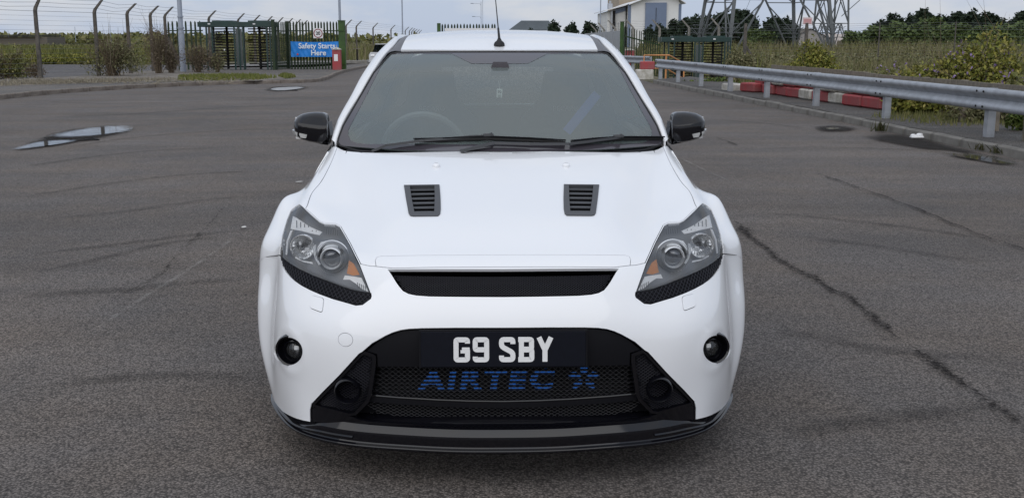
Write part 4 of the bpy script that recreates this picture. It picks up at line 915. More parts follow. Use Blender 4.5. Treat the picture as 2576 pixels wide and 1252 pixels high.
flat('verge', list(KRi) + [(6.7, 35.5), (7.2, 36.5), (7.6, 30), (8.4, 22), (8.7, 12), (9.0, 2), (9.2, -20)], .115, asphalt_mat('dusty_verge', (.07, .064, .060), (.16, .15, .14), 60, .5, .3))
flat('yard', [(-15.6, 39), (-15.9, 60), (-26, 62), (-44, 58), (-40, 40), (-24, 38)], -.01, M_YARD)
flat('yard', [(-6.75, 49), (-6.75, 75), (-13, 78), (-15.0, 62), (-15, 50.2), (-9, 51)], .02, mat('gravel', (.26, .25, .24), .95, noise=(18, .5), bump=(25, .8, .02)))
def kerb(name, path, s0, m, n_max):
    root = bpy.data.objects.new(name, None); COL.objects.link(root); tag(root, kind='structure')
    t = np.concatenate([[0], np.cumsum(np.linalg.norm(np.diff(path, axis=0), axis=1))]); s = s0; k = 0; proto = {}
    L = .914
    while s + L < t[-1] and k < n_max:
        a = np.array([np.interp(s, t, path[:, i]) for i in (0, 1)]); b = np.array([np.interp(s + L, t, path[:, i]) for i in (0, 1)]); d = b - a; ln = np.linalg.norm(d); c = (a + b) / 2
        nrm_ = np.array([d[1], -d[0]]) / ln * (.064 if path is KR else -.064)
        o = None
        v = k % 4
        if v not in proto:
            o = MB().box((0, 0, 0), (L - .012, .125, .36), bev=.02).build('kerb_stone', m, root); proto[v] = o
        else: o = part_copy(proto[v], (0, 0, 0))
        q = random.uniform
        o.location = (c[0] + nrm_[0] + q(-.006, .006), c[1] + nrm_[1] + q(-.006, .006), -.062 + q(-.008, .008)); o.rotation_euler = (q(-.01, .01), q(-.008, .008), math.atan2(d[1], d[0]) + q(-.006, .006)); o.scale = (ln / L, 1, 1)
        s += L; k += 1
    return root
kerb('kerb', KL, 34, M_KERB, 52)
kerb('kerb', KR, 24, M_KERBR, 34)

# ---- marks on the tarmac: soft-edged films
def film(name, col, rough, noise, lo, hi, gloss=False, spec=.12, fade=(0.0, 1.0), dens=1.0):
    m = bpy.data.materials.new(name); m.use_nodes = True; n, l = m.node_tree.nodes, m.node_tree.links; p = n['Principled BSDF']; p.inputs['Base Color'].default_value = (*col, 1); p.inputs['Roughness'].default_value = rough
    p.inputs['Specular IOR Level'].default_value = .5 if gloss else spec
    tc = N(n, 'ShaderNodeTexCoord'); t = N(n, 'ShaderNodeTexNoise', i_Scale=noise, i_Detail=8.0, i_Roughness=.7); l.new(tc.outputs['Object'], t.inputs['Vector'])
    at = N(n, 'ShaderNodeAttribute', attribute_name='fade'); f = N(n, 'ShaderNodeMapRange'); l.new(at.outputs['Fac'], f.inputs['Value']); f.inputs['From Min'].default_value = fade[0]; f.inputs['From Max'].default_value = fade[1]
    s = N(n, 'ShaderNodeMath', operation='ADD'); l.new(t.outputs['Fac'], s.inputs[0]); 
    f2 = N(n, 'ShaderNodeMath', operation='SUBTRACT', i_1=1.0); l.new(f.outputs[0], f2.inputs[0]); l.new(f2.outputs[0], s.inputs[1])
    r_ = N(n, 'ShaderNodeMapRange'); l.new(s.outputs[0], r_.inputs['Value']); r_.inputs['From Min'].default_value = lo; r_.inputs['From Max'].default_value = hi; r_.inputs['To Max'].default_value = dens
    l.new(r_.outputs[0], p.inputs['Alpha']); return m
M_TYRE = film('tyre_rubber_mark', (.018, .017, .017), .85, 5, .1, .95, dens=.42)
M_CRACK = film('tar_crack', (.010, .009, .009), .9, 38, .36, .56, spec=.03, dens=.88)
M_FAINT = film('faint_crack', (.020, .018, .017), .9, 30, .40, .60, spec=.03, dens=.7)
M_FADED = film('worn_paint', (.34, .33, .31), .8, 14, .38, .75, dens=.5)
M_CHALK = film('fresh_paint', (.62, .61, .58), .8, 14, .10, .3, dens=.9)
M_WET = film('damp_tarmac', (.024, .021, .019), .75, 3, -.15, .45, spec=.06, dens=.75)
M_WATER = film('standing_water', (.035, .035, .033), .04, 7, .0, .6, True, dens=.96)
zl = [.004]
def ribbon(name, pts, w, m, px=True, taper=True, jag=0.0):
    P = np.array([G(*p)[:2] if px else p for p in pts], float); t = np.concatenate([[0], np.cumsum(np.linalg.norm(np.diff(P, axis=0), axis=1))])
    k = max(8, int(t[-1] / (.25 if not jag else .05))); q = spline_basis(t, np.linspace(0, t[-1], k)) @ P; tg = np.gradient(q, axis=0); tg /= np.linalg.norm(tg, axis=1)[:, None]; nr = np.stack([tg[:, 1], -tg[:, 0]], 1)
    zl[0] += .0006; V, A = [], []
    if jag: jr = np.random.default_rng(k); wob = np.convolve(jr.normal(0, 1, k + 8), np.ones(5) / 5, 'same')[4:k + 4] + np.convolve(jr.normal(0, 2.2, k + 40), np.ones(21) / 21, 'same')[20:k + 20]; q = q + nr * (wob * jag)[:, None]; wv = np.clip(1 + np.convolve(jr.normal(0, 1.6, k + 8), np.ones(7) / 7, 'same')[4:k + 4], .15, 2.2)
    else: wv = np.ones(k)
    for i in range(k):
        e = min(1, min(i, k - 1 - i) / (k * .15)) if taper else 1
        for a, f in ((-.5, 0), (-.25, .8), (0, 1), (.25, .8), (.5, 0)): V.append((*(q[i] + nr[i] * a * w * wv[i]), zl[0])); A.append(f * e)
    return tag(quads(name, V, [(i * 5 + j, i * 5 + j + 1, i * 5 + j + 6, i * 5 + j + 5) for i in range(k - 1) for j in range(4)], m, attr=A), kind='structure')
def pool(name, pts, m, grow=1.0, px=True, z=None):
    P = smooth_poly([G(*p)[:2] if px else p for p in pts], True, 3); c = P.mean(0); zl[0] += .0006; zz = z or zl[0]
    V, A = [], []; k = len(P); rs = (0, .5, .75, .9, 1.0)
    for r_ in rs: V += [(*(c + (p - c) * r_ * grow), zz) for p in P]; A += [1 - max(0, (r_ - .5) / .5)] * k
    return tag(quads(name, V, [(a * k + i, a * k + (i + 1) % k, (a + 1) * k + (i + 1) % k, (a + 1) * k + i) for a in range(len(rs) - 1) for i in range(k)], m, attr=A), kind='structure')
for pts, w in (([(0,648),(260,620),(500,590),(700,575)], .22), ([(0,742),(250,735),(480,712),(700,700)], .26), ([(0,700),(220,660),(420,612),(640,590)], .20), ([(30,985),(260,955),(470,945),(690,960)], .22),
               ([(0,430),(200,400),(420,378),(640,372)], .25), ([(120,380),(360,345),(560,330),(760,322)], .22), ([(0,505),(230,470),(480,440),(720,430)], .22), ([(1850,530),(2050,548),(2300,575),(2576,620)], .20), ([(1950,590),(2200,620),(2400,650),(2576,668)], .18), ([(1850,380),(2050,372),(2300,380),(2576,405)], .18),
               ([(0,560),(260,540),(520,505),(720,490)], .2), ([(60,250),(300,262),(560,255),(860,240)], .3), ([(0,300),(300,290),(600,270),(860,262)], .35), ([(1750,300),(1900,310),(2060,330)], .25), ([(1900,820),(2150,870),(2400,900),(2576,905)], .25), ([(1900,1110),(2200,1060),(2576,1020)], .25)):
    ribbon('tyre_mark', pts, w, M_TYRE)
ribbon('tar_crack', [(1852,560),(1950,640),(2060,712),(2180,790),(2300,880),(2420,965),(2576,1065)], .15, M_CRACK, taper=False, jag=.022)
ribbon('tar_crack', [(2060,440),(2170,478),(2290,520),(2380,560),(2460,592),(2576,632)], .085, M_CRACK, taper=False, jag=.02)
ribbon('tar_crack', [(1790,345),(1840,362),(1870,372)], .08, M_CRACK, jag=.02)
ribbon('tar_crack', [(150,840),(230,790),(330,735),(440,650),(520,570),(600,500)], .09, M_FAINT, jag=.03)
ribbon('worn_line', [(1712,400),(1760,425),(1835,458)], .13, M_FADED, taper=False)
ribbon('worn_line', [(625,576),(560,625),(480,680),(330,775),(150,900)], .12, M_FADED)
pool('paint_patch', [(603,574),(622,572),(625,577),(606,580)], M_CHALK)
ribbon('worn_line', [(740,462),(765,460)], .08, M_CHALK)
LP = lambda L: [(x * .3326, 304.3 + y * .3326) for x, y in L]
pool('damp_patch', LP([(200,150),(310,110),(500,62),(720,34),(930,20),(1050,40),(1090,70),(960,110),(700,160),(480,205),(200,245),(20,262),(-40,240)]), M_WET)
pool('puddle', LP([(300,128),(330,118),(480,84),(700,50),(900,34),(1010,36),(1062,52),(1066,70),(1010,92),(850,110),(690,130),(500,142),(340,142)]), M_WATER, 1.16)
pool('puddle', LP([(50,222),(150,196),(260,168),(400,148),(590,146),(625,154),(590,168),(400,196),(200,224),(60,238)]), M_WATER, 1.16)
c2p = lambda L: [(400.4 + x * .2559, y * .2559) for x, y in L]
pool('damp_patch', c2p([(960,890),(1060,855),(1300,845),(1480,848),(1540,868),(1400,895),(1180,915),(1040,908)]), M_WET)
pool('pale_patch', c2p([(1010,888),(1100,866),(1280,855),(1440,852),(1500,868),(1380,890),(1190,908),(1080,906)]), film('pale_film', (.33, .33, .33), .5, 5, .0, .3, True, dens=.9))  # pale grey soft-edged film around the grate
c5p = lambda L: [(1935.5 + x * .3454, y * .3454) for x, y in L]
pool('damp_patch', c5p([(265,935),(340,918),(520,915),(660,935),(700,952),(600,970),(420,972),(310,960)]), M_WET)
pool('puddle', c5p([(370,940),(440,932),(520,935),(560,948),(470,958),(400,955)]), M_WATER)
pool('damp_patch', c5p([(540,990),(700,955),(900,960),(1150,1010),(1450,1090),(1700,1150),(1900,1210),(1500,1130),(1150,1110),(860,1060),(680,1020)]), M_WET)
pool('puddle', c5p([(1190,1125),(1300,1118),(1500,1125),(1680,1150),(1860,1185),(1900,1225),(1700,1222),(1500,1180),(1320,1150)]), M_WATER, 1.15)
# cast iron gully covers
M_IRON = mat('cast_iron', (.014, .013, .013), .75, spec=.2)
def gully(c, rz, label, sx=.46, sy=.62, z=.008):
    t = thing('gully_cover', label, 'drain cover', (c[0], c[1], 0), rz)
    fr_ = MB(); 
    for a, d in (((0, sy / 2), (sx, .04)), ((0, -sy / 2), (sx, .04)), ((sx / 2, 0), (.04, sy + .04)), ((-sx / 2, 0), (.04, sy + .04))): fr_.box((c[0] + a[0], c[1] + a[1], z - .004), (d[0], d[1], .010))
    fr_.build('frame', M_IRON, t); b0 = None
    for k in range(7):
        y = -sy / 2 + (k + 1) * sy / 8
        if b0 is None: b0 = MB().box((c[0], c[1], z - .003), (sx - .04, .030, .010)).build('grate_bar', M_IRON, t); b0.location = (0, y, 0)
        else: part_copy(b0, (0, y, 0))
    return t
gully(G(*LP([(540,140)])[0]), .5, 'iron drain grate between the two pools of the large puddle', .62, .75, .016)
gully(G(*c2p([(1245,884)])[0]), .2, 'iron drain grate in the small puddle below the gate', .6, 1.5, .012)

# ---- posts, wires and fences
def cranked_fence(name, label, pts, crank, m=M_POSTC, thin=(), elbow=2.43, n_wire=15, z=.05, post_w=.13, wires=True, group=None, zt=None, barbed=3):
    zs = [z] * len(pts) if zt is None else zt
    t = thing(name, label, 'fence', (pts[0][0], pts[0][1], 0), 0, group)
    cks = crank if isinstance(crank, list) else [crank] * len(pts)
    for i_, ((x, y), ck, z0) in enumerate(zip(pts, cks, zs)):
        e = np.array((x, y, z0 + elbow)); w = post_w if i_ not in thin else .06
        mb = MB(); a = rotm(0, 0, 0)
        V = []
        for (cx, cy, cz), ww in (((x, y, -.7 + z0), w), ((x, y, z0 + elbow - .05), w * .8), ((x + ck[0] * .12, y + ck[1] * .12, z0 + elbow + .06), w * .8), ((x + ck[0], y + ck[1], z0 + elbow + ck[2]), w * .62)):
            V += [(cx + sx * ww / 2, cy + sy * ww / 2, cz) for sx, sy in ((-1, -1), (1, -1), (1, 1), (-1, 1))]
        mb.add(V, [(0, 3, 2, 1), (12, 13, 14, 15)] + [(i * 4 + j, i * 4 + (j + 1) % 4, i * 4 + 4 + (j + 1) % 4, i * 4 + 4 + j) for i in range(3) for j in range(4)])
        mb.build('post', m, t)
    if wires:
        for k in range(n_wire):
            h = elbow * (k + .6) / n_wire
            MB().tube([(x - (.07 if crank else 0), y, z0 + h) for (x, y), z0 in zip(pts, zs)], .0035 if k < n_wire - 1 else .007, 3, cap=False).build('wire', M_WIREF, t)
        for k in range(barbed):
            f = (k + .7) / barbed; P = []
            for i, ((x, y), ck, z0) in enumerate(zip(pts, cks, zs)):
                P.append((x + ck[0] * f, y + ck[1] * f, z0 + elbow + ck[2] * f))
                if i < len(pts) - 1:
                    x2, y2 = pts[i + 1]; ck2 = cks[i + 1]; P.append(((x + ck[0] * f + x2 + ck2[0] * f) / 2, (y + ck[1] * f + y2 + ck2[1] * f) / 2, (z0 + zs[i + 1]) / 2 + elbow + (ck[2] + ck2[2]) / 2 * f - .05 + .03 * ((i * 7 + k * 3) % 3 - 1)))
            MB().tube(P, .006, 3, cap=False).build('barbed_wire', M_WIREF, t)
    return t
lp = [at_d(x, d, 0)[:2] for x, d in ((-150, 33), (-30, 35.6), (142 - 17, 38.5), (268, 41), (347, 44), (403, 47), (438, 49.5), (545, 55), (616, 61), (655, 65), (686, 68.6), (713, 71.8), (737, 75), (757, 79), (774, 83))]
cks = [(.20, .05, .42)] * 3 + [(.30, .05, .40), (.36, .05, .37), (.36, .05, .37), (.40, 0, .40)] + [(.36, .05, .38)] * 8
fl_ = cranked_fence('wire_fence', 'tall wire fence on cranked concrete posts along the left pavement', [tuple(p) for p in lp], cks)
cp = lp[6]; MB().bar((cp[0] + .05, cp[1], 1.55), (cp[0] + .75, cp[1] - .1, .05), .14, .14).build('brace', M_POSTC, fl_)
cpts = [at_d(x, d, 0)[:2] for x, d in ((880, 78), (905, 83), (946, 93), (990, 106), (1025, 122), (1035, 130), (1041, 138), (1047, 146), (1053, 154), (1059, 162))]
cranked_fence('wire_fence', 'wire fence on cranked concrete posts beyond the blue banner gate', [tuple(p) for p in cpts], (.42, 0, .42), elbow=2.35, n_wire=9)
rp = [at_d(x, d, 0)[:2] for x, d in ((1496, 120), (1516, 108), (1543, 94), (1588, 92), (1653, 91), (1726, 90), (1800, 84))]
cranked_fence('wire_fence', 'wire fence with posts cranked to the left behind the right turnstile', [tuple(p) for p in rp], (-.62, 0, .66), elbow=2.35, n_wire=10, m=M_CONC, post_w=.22)
rq = [at_d(x, d, 0)[:2] for x, d in ((1866, 62), (2018, 60), (2200, 58), (2390, 56), (2600, 54), (2760, 52))]
ff_ = cranked_fence('wire_fence', 'straight-posted wire fence crossing the scrub below the pylon', [tuple(p) for p in rq], (0, 0, .34), elbow=2.62, n_wire=15, z=-.62, post_w=.2, thin=(2, 3, 4, 5))
for x, d in ((1862, 62), (2014, 60)):
    q = at_d(x, d, 0); MB().bar((q[0], q[1], 1.3), (q[0] + 1.2, q[1], -.5), .11).build('brace', M_POSTC, ff_)

# ---- palisade fences and gate
def pale_mesh(h, w=.07):
    """one steel pale: W section with a pointed head"""
    mb = MB(); d = .018
    xs_ = (-w / 2, -w / 6, w / 6, w / 2); ys_ = (.0, -d, -d, .0)
    V = []
    for z in (0, h - .09):
        V += [(x, y, z) for x, y in zip(xs_, ys_)]
    V += [(xs_[0] * .75, 0, h - .05), (xs_[1] * .8, -d, h), (xs_[2] * .8, -d, h), (xs_[3] * .75, 0, h - .05)]
    k = len(V); V += [(x, y + .006, z) for x, y, z in V]
    Fc = []
    for r_ in range(2):
        for i in range(3): a = r_ * 4 + i; Fc += [(a, a + 1, a + 5, a + 4), (k + a + 1, k + a, k + a + 4, k + a + 5)]
    for r_ in range(2): Fc += [(r_ * 4, r_ * 4 + 4, k + r_ * 4 + 4, k + r_ * 4), (r_ * 4 + 7, r_ * 4 + 3, k + r_ * 4 + 3, k + r_ * 4 + 7)]
    Fc += [(8, 9, k + 9, k + 8), (9, 10, k + 10, k + 9), (10, 11, k + 11, k + 10)]
    return mb.add(V, Fc)
def palisade(name, label, cat, a, b, h, n, m, rail_m, posts=(), z0=.1, z1=None, post_h=None, group=None, pw=.07, top=None):
    a, b = np.array(a[:2]), np.array(b[:2]); z1 = z0 if z1 is None else z1; d = b - a; L = np.linalg.norm(d); rz = math.atan2(d[1], d[0])
    t = thing(name, label, cat, (a[0], a[1], 0), 0, group)
    P0 = pale_mesh(h, pw).build('pale', m, None); P0.parent = t; first = True
    for i in range(n):
        f = (i + .5) / n; q = d * f; loc = (q[0], q[1], z0 + (z1 - z0) * f + random.uniform(-.01, .01))
        o = P0 if first else part_copy(P0, loc); first = False
        o.location = loc; o.rotation_euler = (random.uniform(-.008, .008), random.uniform(-.008, .008), rz)
    for hh in ((.28, h - .42)):
        mb = MB(); A = np.array((a[0], a[1], z0 + hh)); B = np.array((b[0], b[1], z1 + hh)); off = np.array((-d[1], d[0], 0)) / L * .035
        mb.bar(A + off, B + off, .05, .05).build('rail', rail_m, t)
    for p, w, ph in posts:
        f = p; q = a + d * f; zz = z0 + (z1 - z0) * f
        mb = MB().box((q[0], q[1], zz + ph / 2 - .15), (w, w * .8, ph + .3), rz=rz, bev=.012).box((q[0], q[1], zz + ph + .005), (w + .02, w * .8 + .02, .015), rz=rz)
        mb.build('post', rail_m, t)
    return t
ga, gb = at_d(740, 50.2, 0), at_d(861, 50.2, 0)
palisade('palisade_fence', 'dark green palisade fence between the grey lamp column and the left turnstile', 'fence', at_d(440, 49.6, 0), at_d(528, 49.2, 0), 2.15, 8, M_PALE, M_PALE, pw=.09)
palisade('palisade_fence', 'short green palisade return beside the left turnstile', 'fence', at_d(701, 48.8, 0), at_d(736, 51.0, 0), 2.14, 13, M_PALE, M_PALE, posts=((0, .16, 2.2), (1, .18, 2.16)), pw=.05)
gate = palisade('palisade_gate', 'green palisade gate carrying the blue banner and speed sign', 'gate', ga, gb, 2.15, 16, M_PALE, M_PALE, pw=.08)
gp = at_d(869.5, 49.9, 0)
MB().box((gp[0], gp[1], 1.12), (.30, .26, 2.28), bev=.012).box((gp[0], gp[1], 2.28), (.33, .29, .03)).build('gate_post', M_GREEN, gate)
for hz in (.35, 1.85): MB().box((gp[0] - .02, gp[1] - .16, hz), (.34, .06, .05)).build('hinge', M_GREEN, gate)
# speed sign
sc_ = at_d(811, 50.0, 0); sc_[2] = 1.44 + (100 - 85) / 2700 * 50
sg = thing('speed_sign', 'white square sign with a red ring and the number 20', 'sign', tuple(sc_))
MB().box(sc_, (.44, .012, .44), bev=.004).build('plate', M_SIGNW, sg)
MB().lathe([(.205, -.0085), (.205, -.012), (.163, -.012), (.163, -.0085)], sc_, (0, 1, 0), 40).build('ring', M_SIGNR, sg)
text_mesh('number', '20', .205, M_INK, sg, Matrix.Translation(Vector(sc_) + Vector((0, -.010, -.003))) @ FACE_CAM, .002, .008)
# banner
c00, c10, c11, c01 = [at_d(x, 49.9, 0) for x in (743.5, 861, 862, 745)]
bz = lambda y: 1.44 + (100 - y) / 2700 * 49.9
V, Fc = [], []; nb_ = 48
bn = thing('banner', 'blue fabric banner reading Safety Starts Here tied to the gate', 'banner', (c00[0], c00[1] - .06, bz(142)))
for j in range(13):
    for i in range(nb_ + 1):
        f, g2 = i / nb_, j / 12; x = c00[0] + (c10[0] - c00[0]) * f; z = bz(104.5) + (bz(142) - bz(104.5)) * g2 - .03 * math.sin(f * math.pi) * (1 - g2)
        V.append((x, c00[1] - .07 + .014 * math.sin(f * 23 + g2 * 4) * (.3 + g2) + .010 * math.sin(f * 60 - g2 * 9), z))
for j in range(12):
    for i in range(nb_): a = j * (nb_ + 1) + i; Fc.append((a, a + 1, a + nb_ + 2, a + nb_ + 1))
MB().add(V, Fc).build('cloth', M_BANNER, bn, smooth=True)
M_BTEXT = mat('banner_print', (.70, .76, .80), .6)
tx = at_d(808, 49.9, 0); text_mesh('lettering', 'Safety Starts', .335, M_BTEXT, bn, Matrix.Translation((tx[0], c00[1] - .115, bz(115.8))) @ FACE_CAM, .002, .006)
text_mesh('lettering', 'Here', .335, M_BTEXT, bn, Matrix.Translation((tx[0] + .06, c00[1] - .115, bz(132.5))) @ FACE_CAM, .002, .006)
e_ = at_d(760, 49.9, 0); MB().box((e_[0], c00[1] - .11, bz(135.5)), (.07, .004, .08), rot=rotm(0, .5, 0)).build('emblem', mat('banner_red', (.5, .05, .06), .6), bn)
# centre gate and right palisade
ca, cb = at_d(1112, 50, 0), at_d(1250, 50, 0)
cg = palisade('palisade_gate', 'green palisade gate standing behind the white car roof', 'gate', ca, cb, 2.12, 18, M_PALE, M_PALE, z0=.02, pw=.08)
q = at_d(1108, 49.9, 0); MB().box((q[0], q[1], 1.07), (.16, .16, 2.2), bev=.012).build('gate_post', M_GREEN, cg)
q = at_d(1186, 49.8, 0); MB().box((q[0], q[1], 1.44 + 1.5 / 2700 * 50), (2.35, .03, .95)).build('board', M_SIGNW, cg)
ra, rb = at_d(1563, 47.5, 0), at_d(1657, 50.5, 0)
palisade('palisade_fence', 'green palisade fence stepping down to the right turnstile', 'fence', ra, rb, 2.15, 16, M_PALE, M_GREEN, posts=((-.03, .16, 2.3),), z0=-.12, z1=-.55, pw=.07)

# ---- full-height turnstiles
def turnstile(label, x0, x1, d, zb, top, flip=False):
    a, b = at_d(x0, d, 0), at_d(x1, d, 0); w = b[0] - a[0]; y0 = a[1]
    t = thing('turnstile', label, 'turnstile', (a[0], y0, zb)); H = top - zb; r_ = lambda f: a[0] + w * f
    can = MB().box((r_(.5), y0 + .7, top - .12), (w * 1.02, 1.5, .22), bev=.012)
    can.build('canopy', M_DKGREEN, t); MB().box((r_(.31), y0 + .65, top + .02), (w * .28, .9, .07)).build('motor_cover', M_DKGREEN, t); MB().box((r_(.80), y0 + .65, top + .02), (w * .28, .9, .07)).build('motor_cover', M_DKGREEN, t)
    for f in (.15, .76): MB().box((r_(f), y0 - .056, top - .10), (.11, .02, .05)).build('canopy_light', M_SIGNW, t)
    for f, yy in ((.10, .05), (.18, .0), (.48, .02), (.545, .02), (.60, .02), (.92, .0), (.965, .04), (1.0, .0), (.10, 1.35), (.52, 1.35), (.965, 1.35)):
        MB().box((r_(f), y0 + yy, (zb + top - .2) / 2), (.065, .065, H - .2)).build('post', M_DKGREEN, t)
    for f in (.335, .785):
        cx, cy = r_(f), y0 + .62
        rt_ = MB().tube([(cx, cy, zb + .03), (cx, cy, top - .22)], .058, 12).build('rotor', M_IRON, t, smooth=True)
        hm, first = [], None
        for k in range(15):
            z = zb + .14 + k * (H - .45) / 14
            for w3 in range(3):
                an = R(35 + 120 * w3); P = ((cx + .05 * math.cos(an), cy + .05 * math.sin(an), z), (cx + .62 * math.cos(an), cy + .62 * math.sin(an), z))
                MB().tube(P, .027, 6).build('arm', M_IRON, rt_)
    for f0, f1, dz in ((.185, .30, 0), (.80, .915, .05)):
        for k in range(13):
            z = zb + .18 + dz + k * (H - .5) / 12; MB().tube([(r_(f0), y0 + .02, z), (r_(f1), y0 + .22, z)], .026, 6).build('barrier_bar', M_IRON, t)
    MB().box((r_(.54), y0 + .03, zb + 1.0), (w * .085, .03, H - .5)).build('centre_panel', mat('smoked_panel', (.06, .075, .075), .3), t)
    MB().box((r_(.34), y0 - .03, zb + H * .42), (.06, .04, .07), bev=.01).build('card_reader', M_SIGNW, t)
    return t
turnstile('dark green double turnstile beside the blue banner gate', 519, 699, 49.0, .1, 2.22)
turnstile('dark green double turnstile sunk below the right crash barrier', 1660, 1830, 51.0, -.66, 1.56)

# ---- red barrier housings
def bollard(label, x, d, ytop):
    q = at_d(x, d, 0); zt = 1.44 + (100 - ytop) / 2700 * d; w = .37
    t = thing('barrier_post', label, 'barrier post', (q[0], q[1], .05))
    MB().prism([(q[0] - w / 2, q[1] - w / 2), (q[0] + w / 2, q[1] - w / 2), (q[0] + w / 2, q[1] + w / 2), (q[0] - w / 2, q[1] + w / 2)], 'z', .05, zt).build('body', M_RED, t)
    c = w / 2 + .03; MB().add([(q[0] - c, q[1] - c, zt), (q[0] + c, q[1] - c, zt), (q[0] + c, q[1] + c, zt), (q[0] - c, q[1] + c, zt), (q[0] - .05, q[1] - .05, zt + .09), (q[0] + .05, q[1] - .05, zt + .09), (q[0] + .05, q[1] + .05, zt + .09), (q[0] - .05, q[1] + .05, zt + .09)], [(0, 3, 2, 1), (4, 5, 6, 7), (0, 1, 5, 4), (1, 2, 6, 5), (2, 3, 7, 6), (3, 0, 4, 7)]).build('cap', M_WHT, t)
    MB().box((q[0], q[1], zt + .14), (.05, .04, .12), bev=.01).build('hasp', M_GALV, t)
    MB().box((q[0] - .02, q[1] - w / 2 - .006, zt - .36), (.17, .008, .30)).build('notice', M_SIGNW, t)
    return t
b1 = bollard('red barrier post with padlock and notice in front of the blue banner', 855.5, 49.2, 124)
b1q = np.array(b1.location); MB().lathe([(.05, 0), (.05, .03), (.0, .035)], b1q + (-.01, -.21, .98), (0, -1, 0), 16).build('padlock', M_GALV, b1)
bollard('red barrier post with white notice behind the orange handrail', 1580, 48.5, 126)

# ---- lamp columns and distant masts
def column(label, x, d, y_base, r0, r1, h, door=False, arms=None, name='lamp_column', m=M_LAMPC):
    q = at_d(x, d, 0); z0 = 1.44 - (y_base - 100) / 2700 * d
    t = thing(name, label, 'lamp post', (q[0], q[1], z0))
    MB().tube([(q[0], q[1], z0 - .2), (q[0], q[1], z0 + h * .18), (q[0], q[1], z0 + h * .19), (q[0], q[1], z0 + h)], [r0, r0, (r0 + r1) / 2, r1], 14).build('shaft', m, t, smooth=True)
    if door: MB().tube([(q[0], q[1], z0 + 1.95), (q[0], q[1], z0 + 2.03)], r0 * 1.06, 14).tube([(q[0], q[1], z0 + 2.42), (q[0], q[1], z0 + 2.46)], r0 * 1.05, 14).build('collar', m, t)
    if arms:
        for zz, L in arms: MB().tube([(q[0], q[1], z0 + zz - .5), (q[0] - .3, q[1], z0 + zz), (q[0] - L, q[1], z0 + zz + .1)], .05, 6).box((q[0] - L, q[1], z0 + zz + .1), (.9, .4, .2), bev=.05).build('arm', m, t)
    return t
column('thick pale grey lamp column in the grass beside the left turnstile', 476, 46.3, 188, .125, .075, 10, True)
column('lamp column rising behind the right end of the banner gate', 865.5, 56, 174, .075, .055, 10)
column('slim grey mast above the centre fence posts', 1018.5, 110, 138, .07, .055, 16)
column('slim grey mast left of the white building', 1506, 120, 136, .06, .05, 16)
column('distant lamp post with two arms on the left, above the car roof', 1212, 320, 112, .09, .07, 12.2, arms=((11.6, 2.6), (7.9, 2.2)))
column('tall thin distant mast beside the two-armed lamp', 1216, 300, 112, .06, .05, 22)
column('distant lamp post at the far left of the skyline', 14, 200, 105, .10, .07, 3.2, arms=((2.8, .9),))
for (x, h), w_ in zip(((55, 1.6), (181, 1.3), (218, 2.4), (304, 2.8)), ('leftmost', 'second from left', 'third from left', 'rightmost')):
    column(w_ + ' of the thin distant masts on the left skyline', x, 230, 104, .05, .04, h + .6).__setitem__('group', 'thin masts on the left skyline')

# ---- crash barrier
rpos = [(6.84, 1.8), (6.83, 5.0), (6.80, 8.25), (6.768, 11.5), (6.64, 15.1), (6.47, 18.6), (6.27, 21.8), (6.09, 24.9), (5.92, 28.0), (5.76, 31.0), (5.60, 33.6)]
prof = [(.012, .772), (-.03, .775), (-.065, .765), (-.083, .74), (-.086, .70), (-.07, .665), (-.03, .63), (-.012, .60), (-.03, .57), (-.07, .535), (-.086, .50), (-.083, .455), (-.065, .432), (-.03, .422), (.012, .425)]
prof = [(o, .49 + (z - .422) * .85) for o, z in prof]
ar = thing('crash_barrier', 'galvanised steel crash barrier along the right kerb', 'crash barrier', (rpos[3][0], rpos[3][1], .115))
def beam(path, t):
    for i in range(len(path) - 1):
        a, b = np.array(path[i]), np.array(path[i + 1]); d = (b - a) / np.linalg.norm(b - a); n = np.array((d[1], -d[0])); n = n if n[0] > 0 else -n; out_ = -.003 * (i % 2)
        a2, b2 = a - d * .18, b + d * .18
        V = [(p[0] + n[0] * (o + out_), p[1] + n[1] * (o + out_), z) for p in (a2, b2) for o, z in prof]; k = len(prof)
        V += [(p[0] + n[0] * (o + out_ + .005), p[1] + n[1] * (o + out_ + .005), z) for p in (a2, b2) for o, z in prof]
        Fc = [(j, j + 1, k + j + 1, k + j) for j in range(k - 1)] + [(2 * k + j + 1, 2 * k + j, 3 * k + j, 3 * k + j + 1) for j in range(k - 1)] + [(j, 2 * k + j, 2 * k + j + 1, j + 1) for j in range(k - 1)] + [(k + j + 1, 3 * k + j + 1, 3 * k + j, k + j) for j in range(k - 1)] + [(0, k, 3 * k, 2 * k), (k - 1, 3 * k - 1, 4 * k - 1, 2 * k - 1)]
        rs = MB().add(V, Fc).build('rail_section', M_GALV, t, smooth=True, sharp=50)
        for dz in (.745, .54): 
            for dd in (-.10, .10):
                c = np.array((*(b - d * dd - n * (.092)), dz)); MB().lathe([(.0, -.012), (.014, -.010), (.016, 0)], c, n.tolist() + [0], 8).build('bolt', M_IRON, rs)
beam(rpos, ar)
p0 = None
for x, y in rpos:
    if p0 is None:
        mb = MB(); mb.box((0, -.05, .19), (.11, .008, .97)).box((0, .05, .19), (.11, .008, .97)).box((-.05, 0, .19), (.008, .1, .97)); mb.box((-.02, 0, .50), (.05, .09, .26))
        p0 = mb.build('post', M_GALV, None); p0.parent = ar; o = p0
    else: o = part_copy(p0, (0, 0, 0))
    o.location = (x - rpos[3][0] + .075, y - rpos[3][1], 0); o.rotation_euler = (0, 0, math.atan2(.06, 1))
far = thing('crash_barrier', 'short far length of crash barrier behind the orange handrail', 'crash barrier', (5.35, 38.5, .1))
